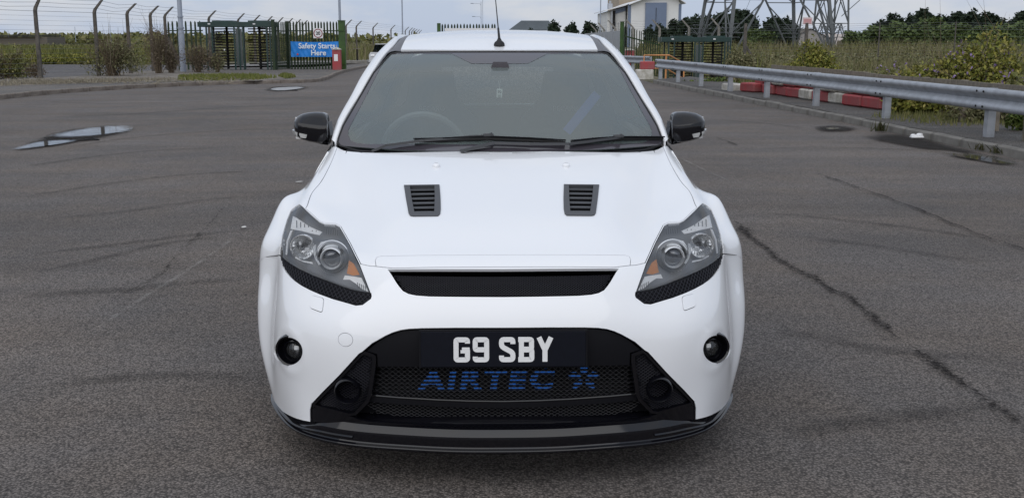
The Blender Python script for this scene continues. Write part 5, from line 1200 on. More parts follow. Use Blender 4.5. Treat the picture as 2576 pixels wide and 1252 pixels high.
fp = [tuple(at_d(x, d, 0)[:2]) for x, d in ((1545, 46), (1628, 43.0))]; beam(fp, far)
for x, y in (fp[1], ((fp[0][0] + fp[1][0]) / 2, (fp[0][1] + fp[1][1]) / 2)): o = part_copy(p0, (x - 5.35 + .06, y - 38.5, 0)); o.parent = far

# ---- red and white concrete blocks behind the barrier
A_, B_2 = np.array((6.95, 23.9)), np.array((7.52, 17.3)); dL = (B_2 - A_) / np.linalg.norm(B_2 - A_); LL = np.linalg.norm(B_2 - A_); rz_b = math.atan2(dL[1], dL[0])
blk = {}
def block(f, L, lvl, c, label, dx=0, rz=0, H=.24, zb=.115):
    key = (c, round(L, 2)); p = A_ + dL * f; q = random.uniform
    if key not in blk: blk[key] = MB().box((0, 0, H / 2), (L - .028, .40, H - .014), bev=.03)
    o = blk[key].build('concrete_block', {'r': M_RED, 'w': M_WHT, 'g': M_CONC}[c], None)
    o.location = (p[0] + dx + q(-.05, .05), p[1] + q(-.01, .01), zb + lvl * H); o.rotation_euler = (0, 0, rz_b + rz + q(-.06, .06))
    return tag(o, label, 'block', 'red and white concrete blocks behind the crash barrier')
lowc = 'rrrwrwrr'; upc = 'rwrrrwwrg'
names = {'r': 'faded red', 'w': 'dirty white', 'g': 'bare grey'}
ordn = ['farthest', 'second farthest', 'third farthest', 'fourth farthest', 'fifth farthest', 'third nearest', 'second nearest', 'nearest']
for i, c in enumerate(lowc): block(.45 + i * LL / 8.0, LL / 8.0, 0, c, f'{names[c]} concrete block in the bottom course, {ordn[i]} in the row')
ordu = ['farthest', 'second farthest', 'third farthest', 'fourth farthest', 'middle', 'fourth nearest', 'third nearest', 'second nearest', 'nearest']
for i, c in enumerate(upc): block(.30 + i * LL / 8.6, LL / 8.6, 1, c, f'{names[c]} concrete block in the top course, {ordu[i]} in the row')
block(-.7, .7, 0, 'r', 'red concrete block lying loose beyond the far end of the row', -.15, .2); block(-1.7, .8, -.25, 'w', 'white concrete block lying low beyond the loose red one', -.35, .1); block(-.5, .6, .75, 'r', 'small red concrete block resting on the loose red one', .1, .1, H=.2)
q = G(1630, 203, .0); 
o = MB().box((0, 0, .19), (.62, .42, .38), bev=.03).build('barrier_block', M_WHT, None); o.location = (q[0] - .05, q[1] + .6, 0); tag(o, 'white concrete block at the far end of the near crash barrier', 'block')
o = MB().box((0, 0, .14), (.50, .36, .28), bev=.02).build('barrier_block', M_RED, None); o.location = (q[0] + .05, q[1] + .62, .381); tag(o, 'red block standing on the white block by the orange handrail', 'block')

# ---- orange handrail down the steps
hr = thing('handrail', 'orange tubular handrail leading down steps to the right turnstile', 'handrail', tuple(at_d(1650, 41.5, 0)))
zz = lambda y, d: 1.44 + (100 - y) / 2700 * d
T = lambda x, y, d=41.5: (lambda p: np.array((p[0], p[1], zz(y, d))))(at_d(x, d, 0))
MB().tube([T(1616, 204), T(1616, 138), T(1671, 138), T(1678, 138), T(1716, 158, 43), T(1716, 206, 43)], .028, 8).build('rail', M_ORANGE, hr, smooth=True)
MB().tube([T(1671, 138), T(1671, 206)], .028, 8).build('post', M_ORANGE, hr, smooth=True)
MB().tube([T(1616, 170), T(1671, 170), T(1716, 196, 43)], .024, 8).build('knee_rail', M_ORANGE, hr, smooth=True)
st_o = thing('steps', 'concrete steps going down under the orange handrail', 'steps', tuple(at_d(1680, 43, -.6)))
for k in range(4): q = at_d(1690, 41.5 + k * .5, 0); MB().box((q[0] + .2 + k * .28, q[1], -.12 - k * .16), (.9, 1.3, .15), bev=.01).build('step', M_CONC, st_o)

# ---- low timber knee-rail fence
wp = [c5p([p])[0] for p in ((0, 470), (210, 482), (345, 492), (490, 505), (655, 520), (850, 545), (1100, 560), (1380, 580), (1620, 605), (1870, 622))]
ds_ = [31, 28.4, 26.8, 25.2, 23.4, 21.6, 19.6, 17.6, 15.8, 14.2]
kf = thing('timber_fence', 'low weathered timber rail fence behind the crash barrier', 'fence', tuple(at_d(wp[3][0], ds_[3], -.3)))
K = [(lambda p, z: np.array((p[0], p[1], z)))(at_d(x, d, 0), 1.44 + (100 - y) / 2700 * d) for (x, y), d in zip(wp, ds_)]
for i in range(len(K) - 1): MB().bar(K[i] - (0, 0, .05), K[i + 1] - (0, 0, .05), .045, .11).build('rail', M_WOOD, kf)
for k in K: MB().box((k[0] + .07, k[1], k[2] - .42), (.10, .10, .86)).build('post', M_WOOD, kf)

# ---- small things by the left gate
q0, q1 = at_d(878, 62, 0), at_d(931, 62, 0)
MB_o = MB().box(((q0[0] + q1[0]) / 2, q0[1], .14), (q1[0] - q0[0], .35, .26), bev=.02).build('kerb_wall', M_CONC, None); tag(MB_o, 'low concrete wall on the gravel beyond the banner gate', 'wall')
q = at_d(905.5, 64, 0); sp = thing('marker_post', 'small dark marker post with a flat top behind the low wall', 'marker post', tuple(q))
MB().box((q[0], q[1], .45), (.09, .06, .9)).build('shaft', M_IRON, sp); MB().box((q[0], q[1], .91), (.42, .12, .04)).build('top', M_WOOD, sp)
q = at_d(968, 66, 0); vn = thing('parked_car', 'pale car parked beyond the gate, mostly hidden by the white car', 'car', (q[0], q[1], .02))
for x0_, poly, mm, nm in ((0, [(-.82, .35), (.82, .35), (.84, .75), (.74, .92), (-.74, .92), (-.84, .75)], mat('silver_paint', (.55, .56, .58), .3, coat=1), 'body'), (0, [(-.70, .92), (.70, .92), (.55, 1.38), (-.55, 1.38)], M_SIDEG, 'cabin_glass'), (0, [(-.56, 1.38), (.56, 1.38), (.50, 1.42), (-.50, 1.42)], MATS['silver_paint'], 'roof')):
    L0, L1 = (0, 4.0) if nm == 'body' else (.9, 3.4); MB().prism([(q[0] + a * .98, b - .25 + .02) for a, b in poly], 'y', q[1] + L0, q[1] + L1).build(nm, mm, vn)
for sx in (-.7, .7):
    for yy in (.7, 3.2): MB().lathe([(.0, -.1), (.29, -.1), (.31, 0), (.29, .1), (.0, .1)], (q[0] + sx, q[1] + yy, .31), (1, 0, 0), 20).build('wheel', M_RUBBER, vn)
    MB().box((q[0] + sx * .85, q[1] - .01, .50), (.24, .06, .10), bev=.02).build('headlight', M_REFL, vn)

# ---- sheet-steel fence right of centre
sf = thing('sheet_fence', 'grey sheet steel fence right of the car roof', 'fence', tuple(at_d(1520, 72, 0)))
M_SHEET = mat('grey_sheet', (.30, .315, .33), .5, noise=(1.2, .25))
for i, (xa, xb, da, db) in enumerate(((1468, 1484, 100, 92), (1484, 1502, 92, 84), (1502, 1520, 84, 77), (1520, 1538, 77, 71), (1538, 1556, 71, 66))):
    a, b = at_d(xa, da, 0), at_d(xb, db, 0); MB().bar((a[0], a[1], .95), (b[0], b[1], .95), .03, 2.05).build('panel', M_SHEET, sf)
    MB().box((b[0], b[1] - .08, 1.0), (.08, .08, 2.2)).build('post', M_GALV, sf)

# ---- buildings
M_CLADW = mat('white_cladding', (.70, .70, .69), .6, noise=(.15, .08)); M_CLADB = mat('blue_cladding', (.15, .195, .29), .5, noise=(.2, .15)); M_ROOF = mat('pale_roof', (.70, .70, .71), .5)
M_TAN = mat('tan_cladding', (.40, .33, .25), .7, noise=(.2, .15)); M_SLATE = mat('slate_roof', (.075, .09, .10), .7, noise=(.4, .25)); M_BRICKB = mat('drab_wall', (.12, .105, .085), .9)
D = 210.0
bx_ = lambda x, d=D: at_d(x, d, 0)[0]
bzz = lambda y, d=D: 1.44 + (100 - y) / 2700 * d
yb = CAM[1] + D
bd = thing('works_building', 'pale industrial building with a blue door panel and curved white roof', 'building', (bx_(1630), yb, 0))
arc = [(1589, 11), (1612, 3.5), (1640, -2), (1660, -4), (1684, -2), (1697, 4), (1705, 13)]
MB().prism([(bx_(1581), -1.5)] + [(bx_(1581), bzz(13))] + [(bx_(x), bzz(y)) for x, y in arc[1:-1]] + [(bx_(1701), bzz(13)), (bx_(1701), -1.5)], 'y', yb, yb + 32).build('wall', M_CLADW, bd)
rfm = MB(); ap = [(1574, 17), (1592, 10), (1612, 3), (1640, -3), (1662, -5.5), (1686, -3), (1700, 5), (1714, 14)]
for i in range(len(ap) - 1):
    a, b = ap[i], ap[i + 1]; rfm.add([(bx_(a[0]), yb - 1.2, bzz(a[1])), (bx_(b[0]), yb - 1.2, bzz(b[1])), (bx_(b[0]), yb + 33, bzz(b[1])), (bx_(a[0]), yb + 33, bzz(a[1])), (bx_(a[0]), yb - 1.2, bzz(a[1] - 2)), (bx_(b[0]), yb - 1.2, bzz(b[1] - 2)), (bx_(b[0]), yb + 33, bzz(b[1] - 2)), (bx_(a[0]), yb + 33, bzz(a[1] - 2))], [(0, 1, 2, 3), (7, 6, 5, 4), (0, 4, 5, 1), (2, 6, 7, 3)])
rfm.build('roof', M_ROOF, bd)
MB().prism([(bx_(1616), -1), (bx_(1616), bzz(11.5)), (bx_(1668), bzz(11)), (bx_(1668), -1)], 'y', yb - .5, yb + .2).build('door_panel', M_CLADB, bd)
MB().box((bx_(1642), yb - .6, 2.9), (.08, .06, 9)).build('panel_joint', M_INK, bd)
for xx in (1577.5, 1702): MB().box((bx_(xx), yb + .2, (bzz(14) - 1) / 2), (bx_(1581) - bx_(1574), .5, bzz(14) + 1)).build('corner_trim', M_CLADB, bd)
wg = MB().prism([(bx_(1531), -1), (bx_(1531), bzz(31)), (bx_(1577), bzz(18)), (bx_(1577), -1)], 'y', yb + 6, yb + 26).build('side_wing', M_CLADW, bd)
MB().prism([(bx_(1551), bzz(36)), (bx_(1551), bzz(26)), (bx_(1576), bzz(19)), (bx_(1576), bzz(29))], 'y', yb + 5.7, yb + 6.2).build('wing_band', M_CLADB, wg)
MB().prism([(bx_(1522), bzz(30)), (bx_(1522), bzz(28)), (bx_(1578), bzz(12)), (bx_(1578), bzz(15.5))], 'y', yb + 4, yb + 27).build('wing_roof', M_ROOF, bd)
for xx in (1552, 1560, 1568): MB().box((bx_(xx), yb + 5.9, 2.2), (.08, .06, 5.2)).build('cladding_joint', M_GALV, wg)
for xx, w_, mm in ((1541, .35, M_GALV), (1547, .5, M_IRON)): MB().box((bx_(xx), yb + 5.4, 3.0), (w_, .4, 8.0)).build('downpipe', mm, bd)
MB().box((bx_(1543), yb + 10, bzz(16)), (1.0, .8, 1.1), bev=.1).box((bx_(1543), yb + 10, bzz(10)), (.4, .4, 1.2)).build('roof_vent', M_GALV, bd)
MB().prism([(bx_(1551, 246), 0), (bx_(1551, 246), bzz(-14, 246)), (bx_(1598, 246), bzz(-14, 246)), (bx_(1598, 246), 0)], 'y', yb + 36, yb + 60).build('rear_block', M_TAN, bd)
D2 = 230.0; b2 = lambda x: at_d(x, D2, 0)[0]; z2_ = lambda y: 1.44 + (100 - y) / 2700 * D2; y2 = CAM[1] + D2
hb = thing('hall', 'dark hip-roofed hall on the skyline behind the car aerial', 'building', (b2(1335), y2, 0))
MB().box((b2(1335), y2 + 6, 1.2), (b2(1392) - b2(1283), 11, 2.6)).build('wall', M_BRICKB, hb)
xa, xb_, xc, xd = b2(1280), b2(1312), b2(1381), b2(1396)
MB().add([(xa, y2 - .6, z2_(77)), (xd, y2 - .6, z2_(77)), (xd, y2 + 13, z2_(77)), (xa, y2 + 13, z2_(77)), (xb_, y2 + 4, z2_(53.5)), (xc, y2 + 4, z2_(53.5))], [(0, 1, 5, 4), (1, 2, 5), (2, 3, 4, 5), (3, 0, 4), (3, 2, 1, 0)]).build('roof', M_SLATE, hb)
D3 = 190.0; y3 = CAM[1] + D3; x3 = lambda x: at_d(x, D3, 0)[0]
lb = thing('low_building', 'long low building with a flat dark roof at the far left', 'building', (x3(60), y3, 0))
MB().box((x3(40), y3 + 4, .9), (x3(147) - x3(-70), 8, 1.9)).build('wall', M_BRICKB, lb); MB().box((x3(30), y3 + 4, 1.44 + 8.5 / 2700 * D3), (x3(135) - x3(-75), 9.4, .22)).build('roof', mat('dark_roof', (.02, .02, .024), .8), lb)
D4 = 170.0; sh = thing('shed', 'small pale gabled shed behind the pylon leg', 'building', tuple(at_d(2030, D4, 0)))
q = at_d(2028, D4, 0); MB().prism([(q[0] - 3.2, -1), (q[0] - 3.2, 1.5), (q[0], 3.0), (q[0] + 3.2, 1.5), (q[0] + 3.2, -1)], 'y', q[1], q[1] + 8).build('wall', mat('shed_wall', (.35, .33, .32), .8), sh); MB().add([(q[0] - 3.5, q[1] - .3, 1.42), (q[0], q[1] - .3, 3.14), (q[0] + 3.5, q[1] - .3, 1.42), (q[0] - 3.5, q[1] + 8.3, 1.42), (q[0], q[1] + 8.3, 3.14), (q[0] + 3.5, q[1] + 8.3, 1.42)], [(0, 1, 4, 3), (1, 2, 5, 4)]).build('roof', M_BRICKB, sh)
D5 = 260.0; q = at_d(2105, D5, 0); wh_ = thing('long_shed', 'long pale shed low on the skyline between the pylons', 'building', tuple(q)); MB().box((q[0] - .5, q[1], .95), (9.5, 12, 3.6)).build('wall', mat('pale_shed', (.62, .56, .54), .8), wh_)
for dx_, nm in ((-2, 'door'), (2, 'door')): MB().box((q[0] + dx_, q[1] - 6.02, .2), (1.6, .06, 2.0)).build(nm, M_BRICKB, wh_)

# ---- pylons
def lattice_leg(mb, a, b, w): mb.bar(a, b, w, w)
def pylon(label, cx, d, z0, half, halfdep, taper, hgt, w, levels, sub=True, rz=.12, arms=False):
    c = at_d(cx, d, 0); t = thing('pylon', label, 'pylon', (c[0], c[1], z0)); Mz = rotm(0, 0, rz)
    def P(sx, sy, z): k = 1 - taper * z / hgt; return np.array((c[0], c[1], z0)) + Mz @ np.array((sx * half * k, sy * halfdep * k, z))
    for sx in (-1, 1):
        for sy in (-1, 1): MB().bar(P(sx, sy, -.4), P(sx, sy, hgt), w, w).build('leg', M_ALU, t)
    for face in range(4):
        cs = [(-1, -1), (1, -1), (1, 1), (-1, 1)]; a, b = cs[face], cs[(face + 1) % 4]; mb = MB()
        for i in range(len(levels) - 1):
            z_, zt_ = levels[i], levels[i + 1]; A0, B0, A1, B1 = P(*a, z_), P(*b, z_), P(*a, zt_), P(*b, zt_); Mt = (A1 + B1) / 2
            mb.bar(A1, B1, w * .45)
            mb.bar(A0, Mt, w * .5); mb.bar(B0, Mt, w * .5)
            if sub:
                for f in (.33, .66):
                    for L0, L1, Q0 in ((A0, A1, A0), (B0, B1, B0)):
                        e = L0 + (L1 - L0) * f; g2 = Q0 + (Mt - Q0) * f; mb.bar(e, g2, w * .3); g3 = Q0 + (Mt - Q0) * min(1, f + .30); mb.bar(e, g3, w * .3)
        mb.build('bracing', M_ALU, t)
    return t, P
pa, PP = pylon('large lattice pylon with thick legs above the right turnstile', 1912, 86, -.5, 4.35, 3.6, .62, 24, .24, [0, 7.4, 12.5, 17, 20.5, 24], True, .16)
for sx, sy in ((-1, -1), (1, -1), (1, 1), (-1, 1)):       # barbed anti-climb guards round the legs
    mb = MB(); 
    for z in (2.1, 2.45, 2.8, 3.1):
        e = PP(sx, sy, z); rr2 = .95 - abs(z - 2.6) * .5
        mb.tube([e + (rr2 * math.cos(k * math.pi / 6), rr2 * math.sin(k * math.pi / 6), .03 * math.sin(k * 2.1)) for k in range(13)], .018, 4, cap=False)
    for k in range(6): e = PP(sx, sy, 2.2); mb.bar(e, e + (1.0 * math.cos(k * math.pi / 3), 1.0 * math.sin(k * math.pi / 3), .75), .03)
    tag(mb.build('anti_climb_guard', M_ALU, pa), kind='stuff')
e = PP(1, -1, 0); sgp = at_d(2019, 82, 0); MB().box((sgp[0], sgp[1], 1.44 + 45 / 2700 * 82), (.72, .03, .52)).build('warning_sign', mat('pale_warning', (.62, .50, .50), .6), pa)
mb = MB()
for k in range(4): mb.box((sgp[0], sgp[1] - .02, 1.44 + (49 - k * 3.0) / 2700 * 82), (.56, .012, .045))
mb.build('warning_stripe', mat('warning_red', (.5, .16, .17), .6), pa)
pb, P2 = pylon('smaller distant lattice pylon right of the large one', 2078, 170, -.3, 2.0, 2.0, .40, 22, .24, [0, 4.2, 8.2, 12, 16, 19, 22], False, .3)
for z in (7.9,): a_ = P2(1, 0, z); MB().bar(P2(-1, 0, z), a_ + (3.4, 0, .2), .16).bar(a_ + (3.2, 0, .2), P2(1, 0, z - 2.6), .10).build('cross_arm', M_ALU, pb)
for (x0, y0, x1, y1) in ((2120, -20, 1985, 72), (1900, -30, 1990, -20), (1960, 0, 1860, 66)): pass
for i, (xa_, ya_, xb2, yb2) in enumerate(((2040, -45, 1985, 45), (2095, -60, 1988, 66))):
    a, b = at_d(xa_ - 150, 150, 0), at_d(xb2 - 130, 300, 0); a[2] = zz(ya_, 150); b[2] = zz(yb2, 300)
    P = [a + (b - a) * t_ + (0, 0, -3.0 * t_ * (1 - t_)) for t_ in np.linspace(0, 1, 14)]
    o = MB().tube(P, .03, 4).build('power_line', M_IRON, None); tag(o, ('upper', 'lower')[i] + ' of two overhead power lines sagging behind the large pylon', 'power line', 'overhead lines behind the pylon')
# ================================================================== VEGETATION
def leafmat(name, cols, rough=.7, trans=.25):
    m = mat(name, cols[0], rough, island=cols, spec=.25); return m
L_YEL = leafmat('yellow_green_leaf', [(0.051,0.065,0.014),(0.145,0.160,0.026),(0.246,0.232,0.043),(0.087,0.109,0.022),(0.290,0.246,0.072),(0.174,0.189,0.036)])
L_GRN = leafmat('green_leaf', [(0.030,0.053,0.012),(0.075,0.112,0.022),(0.128,0.150,0.033),(0.053,0.083,0.018)])
L_DUL = leafmat('dull_leaf', [(0.072,0.072,0.035),(0.144,0.136,0.064),(0.208,0.184,0.104),(0.096,0.104,0.045),(0.160,0.160,0.080)])
L_OLV = leafmat('olive_leaf', [(0.080,0.083,0.029),(0.160,0.160,0.053),(0.120,0.136,0.040),(0.224,0.200,0.080),(0.072,0.088,0.029)])
L_PIN = leafmat('pine_needle', [(0.008,0.016,0.009),(0.018,0.031,0.016),(0.029,0.044,0.022),(0.013,0.023,0.013)])
L_DRY = leafmat('dry_twig', [(0.074,0.054,0.035),(0.149,0.115,0.078),(0.101,0.074,0.049),(0.203,0.169,0.121)])
L_GRS = leafmat('grass_blade', [(0.070,0.091,0.017),(0.140,0.147,0.035),(0.105,0.133,0.025),(0.210,0.196,0.070)])
L_PUR = leafmat('purple_flower', [(.20,.13,.27),(.28,.20,.38),(.24,.17,.32)])
L_STRAW = leafmat('straw', [(.20,.175,.13),(.27,.24,.18),(.15,.13,.10)])
M_BARK = mat('bark', (.06,.05,.04), .9, noise=(8, .4))
rng = np.random.default_rng(11)
def leaf_quads(P, size, up=.3, aspect=1.7, sv=.4):
    """one small kite-shaped leaf at every point of P"""
    n = len(P); d = rng.normal(size=(n, 3)); d[:, 2] += up; d /= np.linalg.norm(d, axis=1)[:, None]
    e = rng.normal(size=(n, 3)); e -= d * (e * d).sum(1)[:, None]; e /= np.linalg.norm(e, axis=1)[:, None]
    s = size * (1 + sv * rng.uniform(-1, 1, n))[:, None]
    V = np.stack([P - d * s * aspect / 2, P + e * s / 2, P + d * s * aspect / 2, P - e * s / 2], 1).reshape(-1, 3)
    return V, np.arange(4 * n).reshape(n, 4)
def blob_points(blobs, n, shell=.55):
    """points gathered into clumps inside ellipsoid blobs [(x,y,z,rx,ry,rz)]"""
    B = np.array(blobs, float); w = B[:, 3] * B[:, 4] * B[:, 5]; w = (w ** .7) / (w ** .7).sum(); k = rng.choice(len(B), n, p=w)
    d = rng.normal(size=(n, 3)); d /= np.linalg.norm(d, axis=1)[:, None]; r = (rng.uniform(shell ** 3, 1, n) ** (1 / 3))
    P = B[k, :3] + d * r[:, None] * B[k, 3:]
    # clump: pull towards a smaller set of random centres
    m = max(6, n // 45); cc = B[rng.choice(len(B), m, p=w)]; dc = rng.normal(size=(m, 3)); dc /= np.linalg.norm(dc, axis=1)[:, None]
    C = cc[:, :3] + dc * cc[:, 3:] * rng.uniform(.6, 1.0, m)[:, None]; j = rng.integers(0, m, n); g = rng.uniform(.0, .78, n)[:, None]
    return P * (1 - g) + C[j] * g
def blades(base, h, w, lean=.35, m=1):
    n = len(base); a = rng.uniform(0, 2 * np.pi, n); L = h * rng.uniform(.5, 1.15, n); ln = rng.uniform(0, lean, n) * L; a2 = rng.uniform(0, 2 * np.pi, n)
    sx = np.stack([np.cos(a), np.sin(a), np.zeros(n)], 1) * (w / 2); tip = base + np.stack([np.cos(a2) * ln, np.sin(a2) * ln, L], 1); mid = base * .45 + tip * .55 + np.stack([np.zeros(n), np.zeros(n), L * .08], 1)
    V = np.stack([base - sx, base + sx, mid + sx * .7, tip, mid - sx * .7], 1).reshape(-1, 3); return V, np.arange(5 * n).reshape(n, 5)
def stems(c, spread, h, n, r, seg=3, bare=True):
    mb = MB()
    for _ in range(n):
        a = rng.uniform(0, 2 * np.pi); b = rng.uniform(.15, 1) * spread; p = np.array(c) + (rng.normal() * .12 * spread, rng.normal() * .12 * spread, 0); q = [p]
        e = np.array(c) + (math.cos(a) * b, math.sin(a) * b, h * rng.uniform(.55, 1.05)); 
        for k in range(1, seg + 1): t_ = k / seg; q.append(p + (e - p) * t_ + (rng.normal() * .04 * h, rng.normal() * .04 * h, .10 * h * math.sin(t_ * math.pi)))
        mb.tube(q, [r * (1 - .8 * k / seg) for k in range(seg + 1)], 3, cap=False)
        if bare:
            for k in range(3): 
                t_ = rng.uniform(.35, .95); o = p + (e - p) * t_ + (0, 0, .10 * h * math.sin(t_ * math.pi)); d = (e - p) * .35 + rng.normal(size=3) * .16 * h; d[2] = abs(d[2]); mb.tube([o, o + d * .5, o + d], [r * .45, r * .3, r * .12], 3, cap=False)
    return mb
def shrub(name, label, c, blobs, n, leaf, m, cat='shrub', stem=(6, .02), group=None, flowers=0, twig=0):
    c = np.array(c, float); t = thing(name, label, cat, tuple(c), 0, group)
    B = [(c[0] + b[0], c[1] + b[1], c[2] + b[2], *b[3:]) for b in blobs]
    V, Fq = leaf_quads(blob_points(B, n), leaf); f = quads('foliage', V, Fq, m, t)
    h = max(b[2] + b[5] for b in blobs); sp = max(abs(b[0]) + b[3] for b in blobs) * .7
    if stem: stems(c, sp, h * .9, stem[0] + twig, stem[1], 3, twig > 0).build('stem', MATS['dry_twig'] if twig else M_BARK, t)
    if flowers:
        P = blob_points(B, flowers, .95); P = P[P[:, 2] > c[2] + h * .25]; k = len(P); a = rng.normal(size=(k, 3)) * .35; a[:, 2] += .55
        Q = np.concatenate([P + a * s_ * .24 + rng.normal(size=(k, 3)) * .012 for s_ in np.linspace(0, 1, 7)]); V, Fq = leaf_quads(Q, .034); tag(quads('flower', V, Fq, L_PUR, t), kind='stuff')
    return t
# --- left: bushes by the fence
def GP(px, d, z=0): return at_d(px, d, z)
shrub('shrub', 'grey-green bush at the far left edge behind the wire fence', GP(45, 40), [(-.9, 0, .45, .8, .6, .5), (.2, .2, .55, .6, .6, .55), (.6, 0, .3, .5, .4, .35)], 3600, .055, L_OLV, twig=20)
shrub('dry_shrub', 'pale leafless twiggy bush beside the nearest concrete post', GP(112, 39.5), [(0, 0, .3, .5, .4, .3)], 500, .04, L_DRY, stem=(16, .012), twig=16)
shrub('shrub', 'large half dry bush with bare stems growing through the wire fence', GP(300, 41), [(-.5, 0, .55, .75, .6, .55), (.45, .2, .75, .8, .6, .7), (.2, 0, 1.15, .6, .5, .45), (1.05, 0, .6, .5, .5, .5)], 3600, .042, L_DUL, twig=44, stem=(10, .018))
shrub('dry_shrub', 'tall bare brown bush left of the grey lamp column', GP(415, 44), [(0, 0, 1.1, .7, .5, 1.0)], 900, .04, L_DRY, stem=(34, .013), twig=30)
shrub('dry_shrub', 'bare brown bush close against the foot of the grey lamp column', GP(447, 44.5), [(0, 0, .7, .55, .4, .6)], 900, .035, L_DRY, stem=(30, .011), twig=26)
shrub('dry_shrub', 'brown twiggy bush between the lamp column and the left turnstile', GP(512, 45.5), [(0, 0, .75, .75, .4, .6), (.5, 0, .4, .5, .4, .35)], 1500, .04, L_DRY, stem=(30, .010), twig=28)
shrub('shrub', 'thin green-brown plant in front of the left turnstile', GP(560, 45.5), [(0, 0, .5, .35, .3, .5)], 500, .045, L_DUL, stem=(10, .01), twig=10)
# --- grass
def grass(name, poly, n, h, w, m, z=.11):
    P = np.array(poly, float); lo, hi = P.min(0), P.max(0); Q = rng.uniform(lo, hi, (n * 3, 2)); Q = Q[inside(Q, P)][:n]
    c = rng.uniform(lo, hi, (max(4, n // 50), 2)); j = rng.integers(0, len(c), len(Q)); g = rng.uniform(0, .5, len(Q))[:, None]; Q2 = Q * (1 - g) + c[j] * g; ok = inside(Q2, P); Q = np.where(ok[:, None], Q2, Q)
    V, Fq = blades(np.concatenate([Q, np.full((len(Q), 1), z)], 1), h, w); return tag(quads(name, V, Fq, m), kind='stuff')
gpts = lambda L, z=.11: [G(*p, z)[:2] for p in L]
grass('grass', gpts([(446,204),(452,192),(560,191),(640,190),(690,194),(700,197),(640,203.5),(560,204)]), 4200, .13, .03, L_GRS)
grass('dry_grass', gpts([(-40,218),(0,205),(180,203),(330,201),(440,198),(446,203),(330,207),(200,210)]), 2200, .10, .03, L_STRAW)
Q = gpts([(700,193),(712,190),(745,195),(720,199)]); grass('grass', Q, 500, .14, .03, L_GRS)
# twig litter on the verge
mb = MB()
for _ in range(260):
    q = G(rng.uniform(-20, 640), rng.uniform(200, 214), .11)
    if q[1] < 27 or q[0] < -16: continue
    a = rng.uniform(0, 6.3); L = rng.uniform(.08, .4); mb.bar((q[0], q[1], .13), (q[0] + L * math.cos(a), q[1] + L * math.sin(a), .13 + rng.uniform(0, .10)), .012)
tag(mb.build('dead_twigs', L_STRAW, None), kind='stuff')
# --- scrub masses
def scrub(name, x0, x1, d0, d1, hmin, hmax, n, leaf, m, z=-.05, humps=40, base=None):
    B = []
    for _ in range(humps):
        d = rng.uniform(d0, d1); x = rng.uniform(x0, x1); q = at_d(x, d, 0)
        if d < 60 and q[0] < 8.9: continue
        h = rng.uniform(hmin, hmax); zz_ = float(zg(np.array(q[0]), np.array(q[1]))); B.append((q[0], q[1], zz_ + h * .45, rng.uniform(.9, 1.9) * h * .8, rng.uniform(.8, 1.3) * h * .7, h * .55))
    V, Fq = leaf_quads(blob_points(B, n, .6), leaf); return tag(quads(name, V, Fq, m), kind='stuff')
scrub('scrub', -60, 480, 72, 90, .8, 1.35, 44000, .09, L_OLV, humps=60)
scrub('scrub', -60, 300, 66, 72, .5, .9, 14000, .08, L_YEL, humps=26)
scrub('scrub', 440, 760, 74, 95, .8, 1.3, 22000, .09, L_OLV, humps=34)
scrub('scrub', 700, 1010, 86, 120, .8, 1.4, 20000, .10, L_DUL, humps=34)
scrub('scrub', 1590, 1880, 60, 88, 1.0, 1.7, 20000, .09, L_OLV, humps=34)
scrub('scrub', 1800, 2700, 52, 90, .9, 1.6, 56000, .085, L_DUL, humps=70)
scrub('scrub', 1830, 2700, 36, 54, .7, 1.25, 60000, .06, L_DUL, humps=60)
scrub('scrub', 1860, 2720, 24, 36, .5, 1.0, 50000, .05, L_YEL, humps=90)
scrub('far_hedge', -400, 1100, 330, 420, 3.0, 4.2, 6000, 1.2, L_OLV, humps=90)
# tall dry weeds standing in and above the scrub
def weeds(name, x0, x1, d0, d1, n, h, w, m, xmin=-1e9):
    d = rng.uniform(d0, d1, n); x = rng.uniform(x0, x1, n); X_ = CAM[0] + (x - 1240) / 2700 * d; Y_ = CAM[1] + d
    cx_, cd_ = rng.uniform(x0, x1, n // 60), rng.uniform(d0, d1, n // 60); j = rng.integers(0, n // 60, n); X2, Y2 = CAM[0] + (cx_ - 1240) / 2700 * cd_, CAM[1] + cd_; g = rng.uniform(0, .9, n); g = np.where(g > .35, g, 0); X_ = X_ * (1 - g) + X2[j] * g; Y_ = Y_ * (1 - g) + Y2[j] * g
    ok = (X_ > xmin); X_, Y_ = X_[ok], Y_[ok]; V, Fq = blades(np.stack([X_, Y_, zg(X_, Y_)], 1), h, w, .5); return tag(quads(name, V, Fq, m), kind='stuff')
L_WEEDY = leafmat('weed_stem', [(.11,.10,.04),(.17,.15,.075),(.23,.20,.12),(.13,.14,.04),(.19,.19,.07)])
L_WEEDG = leafmat('green_weed', [(.10,.12,.03),(.15,.16,.04),(.20,.19,.06),(.08,.10,.025)])
weeds('tall_weeds', 1840, 2720, 24, 40, 12000, .8, .030, L_WEEDG, 9.0)
weeds('tall_weeds', 1840, 2720, 36, 66, 15000, 1.15, .045, L_WEEDY, 9.0)
weeds('tall_weeds', 1600, 2720, 60, 90, 11000, 1.5, .07, L_WEEDY)
weeds('tall_weeds', -60, 480, 66, 90, 9000, 1.1, .06, L_WEEDG)
weeds('tall_weeds', 440, 1010, 74, 118, 8000, 1.2, .07, L_WEEDY)
weeds('low_weeds', 1900, 2640, 17.5, 25, 5000, .42, .022, L_WEEDG, 8.3)
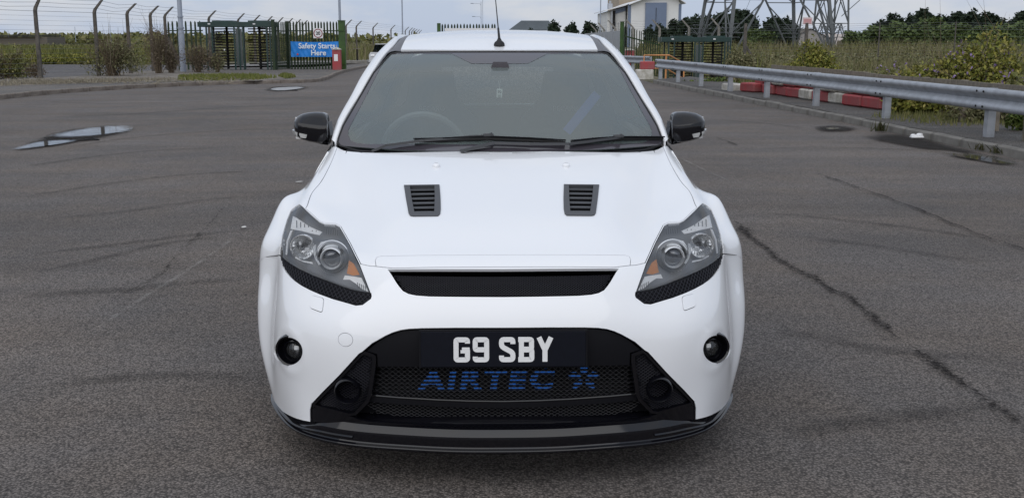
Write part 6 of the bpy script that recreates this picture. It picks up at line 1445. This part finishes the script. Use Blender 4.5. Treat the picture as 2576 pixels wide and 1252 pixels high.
# --- right: individual shrubs behind the barrier
shrub('shrub', 'yellow-green bushy shrub below the pylon sign', GP(2045, 38, -.68), [(0, 0, .8, 1.0, .8, .8), (-.7, .3, .7, .7, .7, .7), (.9, 0, .5, .8, .6, .5), (.1, 0, 1.5, .6, .5, .5), (-.2, .2, 1.95, .3, .3, .4)], 11000, .06, L_YEL)
shrub('shrub', 'pale green shrub right of the right turnstile', GP(1868, 44, -.68), [(0, 0, .8, .9, .7, .8), (.8, .1, .6, .7, .6, .6), (-.4, 0, 1.3, .5, .5, .5)], 7500, .06, L_DUL)
shrub('shrub', 'dark green leafy shrub under the barrier in front of the right turnstile', GP(1795, 35, -.5), [(0, 0, .35, .6, .5, .45), (-.8, .2, .3, .6, .5, .4), (.7, .0, .3, .6, .4, .35)], 3600, .07, L_GRN)
shrub('buddleia', 'tall buddleia with purple flower spikes behind the barrier at the right', GP(2440, 21.5, -.68), [(0, 0, 1.0, 1.0, .8, .9), (-.9, .2, .8, .8, .7, .7), (.8, .1, .9, .8, .7, .8), (.25, 0, 1.8, .5, .5, .55), (.42, 0, 2.25, .20, .2, .35), (-.3, 0, 1.6, .5, .45, .4), (1.1, .1, 1.5, .3, .3, .4), (-1.5, .3, .8, .7, .6, .65), (-1.0, .2, 1.35, .5, .4, .4), (.7, .2, 1.9, .35, .3, .4)], 17000, .045, L_YEL, flowers=260, twig=4, stem=(6, .012))
shrub('buddleia', 'smaller buddleia with a few purple flowers left of the tall one', GP(2240, 25.5, -.68), [(0, 0, .8, .8, .7, .8), (-.6, .1, .7, .6, .5, .6), (.7, .1, .9, .6, .5, .7)], 8000, .045, L_OLV, flowers=60, twig=3, stem=(5, .01))
shrub('shrub', 'olive shrub reaching out of the picture on the right', GP(2580, 18.6, -.6), [(0, 0, .8, .9, .7, .8), (.7, .1, 1.0, .7, .6, .7)], 4600, .06, L_OLV, flowers=34, stem=(8, .012))
shrub('shrub', 'bright leafy green shrub low in front of the tall buddleia', GP(2500, 19.4, -.6), [(0, 0, .85, .45, .35, .4)], 1500, .06, L_GRN)
shrub('shrub', 'low dense yellow-green bush under the barrier rail', GP(2345, 19.4, .05), [(0, 0, .25, .55, .4, .3), (-.5, .2, .3, .4, .4, .3), (.35, .1, .2, .35, .3, .22)], 3600, .045, L_YEL, twig=10, stem=(6, .008))
shrub('shrub', 'brownish scrubby bush under the barrier near the right edge', GP(2480, 17.6, .05), [(0, 0, .2, .5, .35, .22), (.6, .1, .2, .5, .35, .22), (-.4, .1, .22, .35, .3, .22)], 2600, .04, L_DUL, twig=16, stem=(8, .007))
shrub('shrub', 'small fresh green plant at the right edge beside the barrier post', GP(2566, 15.9, .1), [(0, 0, .18, .22, .2, .2)], 500, .05, L_GRN, stem=(4, .006))
grass('grass', gpts([(2180,300),(2300,262),(2600,268),(2640,330),(2500,322),(2330,320)], .1), 5000, .13, .018, L_OLV, .08)
grass('dry_grass', gpts([(1700,192),(1900,205),(2200,238),(2300,258),(2180,262),(1960,222),(1760,198)], .1), 3000, .12, .018, L_STRAW, -.1)
# --- weeds in the kerb joints
def weed(label, px, py, n, h, m=L_DRY, z=.02):
    q = G(px, py, z); t = thing('weed', label, 'weed', tuple(q)); P = np.array(q) + np.stack([rng.normal(0, .06, n), rng.normal(0, .05, n), np.zeros(n)], 1); V, Fq = blades(P, h, .018, 1.1); quads('blade', V, Fq, m, t); return t
L_WEED = leafmat('weed_leaf', [(.02,.025,.01),(.04,.045,.015),(.06,.05,.02)])
weed('dark spiky weed in the kerb joint beside the third barrier post', 2214, 330, 50, .16, L_WEED)
weed('small weed at the foot of the kerb above the right puddle', 2468, 377, 30, .10, L_WEED)
weed('clump of moss and weed on the kerb face near the right edge', 2520, 385, 50, .10, L_WEED)
o = MB().box((0, 0, .03), (.20, .12, .05), bev=.02).box((.05, .02, .06), (.12, .09, .05), rz=.6, bev=.02).box((-.06, .0, .05), (.08, .08, .05), rz=.3, bev=.02).build('litter', M_SIGNW, None); q = G(2307, 350, 0); o.location = tuple(q); tag(o, 'crumpled white litter lying against the right kerb', 'litter')
# --- pines and bushes on the skyline
def tree_proto(seed, h, w, m, leaf, n, pine=True):
    global rng
    rng = np.random.default_rng(seed); t = bpy.data.objects.new('pine_tree' if pine else 'broadleaf_tree', None); COL.objects.link(t)
    mb = MB().tube([(0, 0, -1), (.05, 0, h * .4), (0, .05, h * .95)], [h * .03, h * .022, h * .006], 8); B = []
    for k in range(16 if pine else 12):
        z = h * rng.uniform(.12, .95); r_ = w * ((1.06 - z / h) ** .75 if pine else math.sin(math.pi * (.15 + .75 * z / h))) * rng.uniform(.55, 1.0); a = rng.uniform(0, 6.3); s_ = h * rng.uniform(.09, .16) * (1 if pine else 1.35)
        p = (math.cos(a) * r_ * .75, math.sin(a) * r_ * .75, z); B.append((*p, s_ * 1.25, s_ * 1.25, s_ * .9)); mb.tube([(0, 0, z * .8), p], [h * .01, h * .003], 4)
    if pine:
        for k in range(5): a = rng.uniform(0, 6.3); B.append((math.cos(a) * w * .35 * rng.uniform(0, 1), math.sin(a) * w * .35 * rng.uniform(0, 1), h * rng.uniform(.85, 1.02), h * .035, h * .035, h * .08))
    mb.build('trunk', M_BARK, t); V, Fq = leaf_quads(blob_points(B, n, .35), leaf, up=.6 if pine else .2); quads('crown', V, Fq, m, t); return t
protos = [tree_proto(s_, 6.5, 2.1 + .3 * i, L_PIN, .34, 1700) for i, s_ in enumerate((3, 5, 8, 13))]
L_BSH = leafmat('hedge_leaf', [(0.034,0.054,0.017),(0.068,0.102,0.031),(0.102,0.133,0.041),(0.051,0.076,0.024)])
bproto = [tree_proto(s_, 4.0, 2.2, L_BSH, .26, 1700, False) for s_ in (21, 34)]
used = set()
ORD = 'first second third fourth fifth sixth seventh eighth ninth tenth eleventh twelfth thirteenth fourteenth fifteenth sixteenth seventeenth eighteenth nineteenth twentieth twenty-first'.split()
def place(pr, px, d, ytop, label, group, hs, wide=1.0):
    q = at_d(px, d, -.4); top = 1.44 + (100 - ytop) / 2700 * d; s_ = (top + .4) / hs
    t = pr if id(pr) not in used else dup(pr); used.add(id(pr))
    t.location = tuple(q); t.scale = (s_ * wide, s_ * wide, s_); t.rotation_euler = (0, 0, random.uniform(0, 6.28)); return tag(t, label, 'tree', group)
for i, (px, yt, d, lab) in enumerate(((1392, 54, 170, 'rounded dark pine standing beside the hip-roofed hall'), (1437, 57, 170, 'single small dark pine midway between hall and white building'), (1474, 55, 170, 'dark pine left of a twin, beside the grey sheet fence'), (1490, 60, 175, 'right twin of the dark pine pair, beside the grey sheet fence'), (1334, 72, 170, 'tiny dark pine peeping over the car roof below the hall'))):
    place(protos[i % 4], px, d, yt, lab, 'small pines in the middle of the skyline', 6.5, 1.15)
for i, (px, yt) in enumerate(((1628, 66), (1652, 60), (1688, 50), (1712, 46), (1738, 41), (1752, 42), (1772, 40), (1795, 36), (1812, 30), (1838, 26), (1852, 29), (1866, 26), (1880, 40))):
    place(protos[i % 4], px, 150 + (i * 37 % 30), yt, f'{ORD[i]} dark pine from the left between the white building and the pylon', 'pines between the white building and the pylon', 6.5, 1.15)
for i, (px, yt) in enumerate(((1924, 46), (1940, 42), (1952, 48), (1966, 44), (1978, 52))):
    place(protos[(i + 1) % 4], px, 150 + (i * 17 % 20), yt, f'{ORD[i]} dark pine from the left between the legs of the large pylon', 'pines between the pylon legs', 6.5, 1.1)
for i, (px, yt) in enumerate(((2190, 58), (2206, 50), (2228, 35), (2250, 46), (2276, 38), (2296, 30), (2308, 24), (2326, 34), (2348, 38), (2366, 42), (2386, 34), (2402, 31), (2428, 27), (2446, 40), (2462, 32), (2484, 36), (2505, 50), (2526, 50), (2546, 36), (2562, 30), (2584, 36))):
    place(protos[i % 4], px, 175 + (i * 29 % 40), yt, f'{ORD[i]} dark pine from the left in the long row on the right skyline', 'pines on the right skyline', 6.5, 1.25)
for i, (px, yt) in enumerate(((2130, 82), (2160, 76), (2192, 70), (2220, 64), (2250, 60), (2290, 56), (2325, 50), (2360, 62), (2400, 64), (2440, 66), (2480, 68), (2520, 62), (2560, 60))):
    place(bproto[i % 2], px, 140 + (i * 13 % 20), yt, f'{ORD[i]} green broadleaf tree from the left in front of the right pine row', 'broadleaf trees in front of the right pines', 4.0, 1.3)
for i, (px, yt, d) in enumerate(((1888, 78, 104), (1902, 74, 100), (1918, 84, 96))):
    place(bproto[i % 2], px, d, yt, ['left', 'middle', 'right'][i] + ' one of three small green trees behind the fence inside the pylon', 'small trees inside the pylon', 4.0, 1.1)
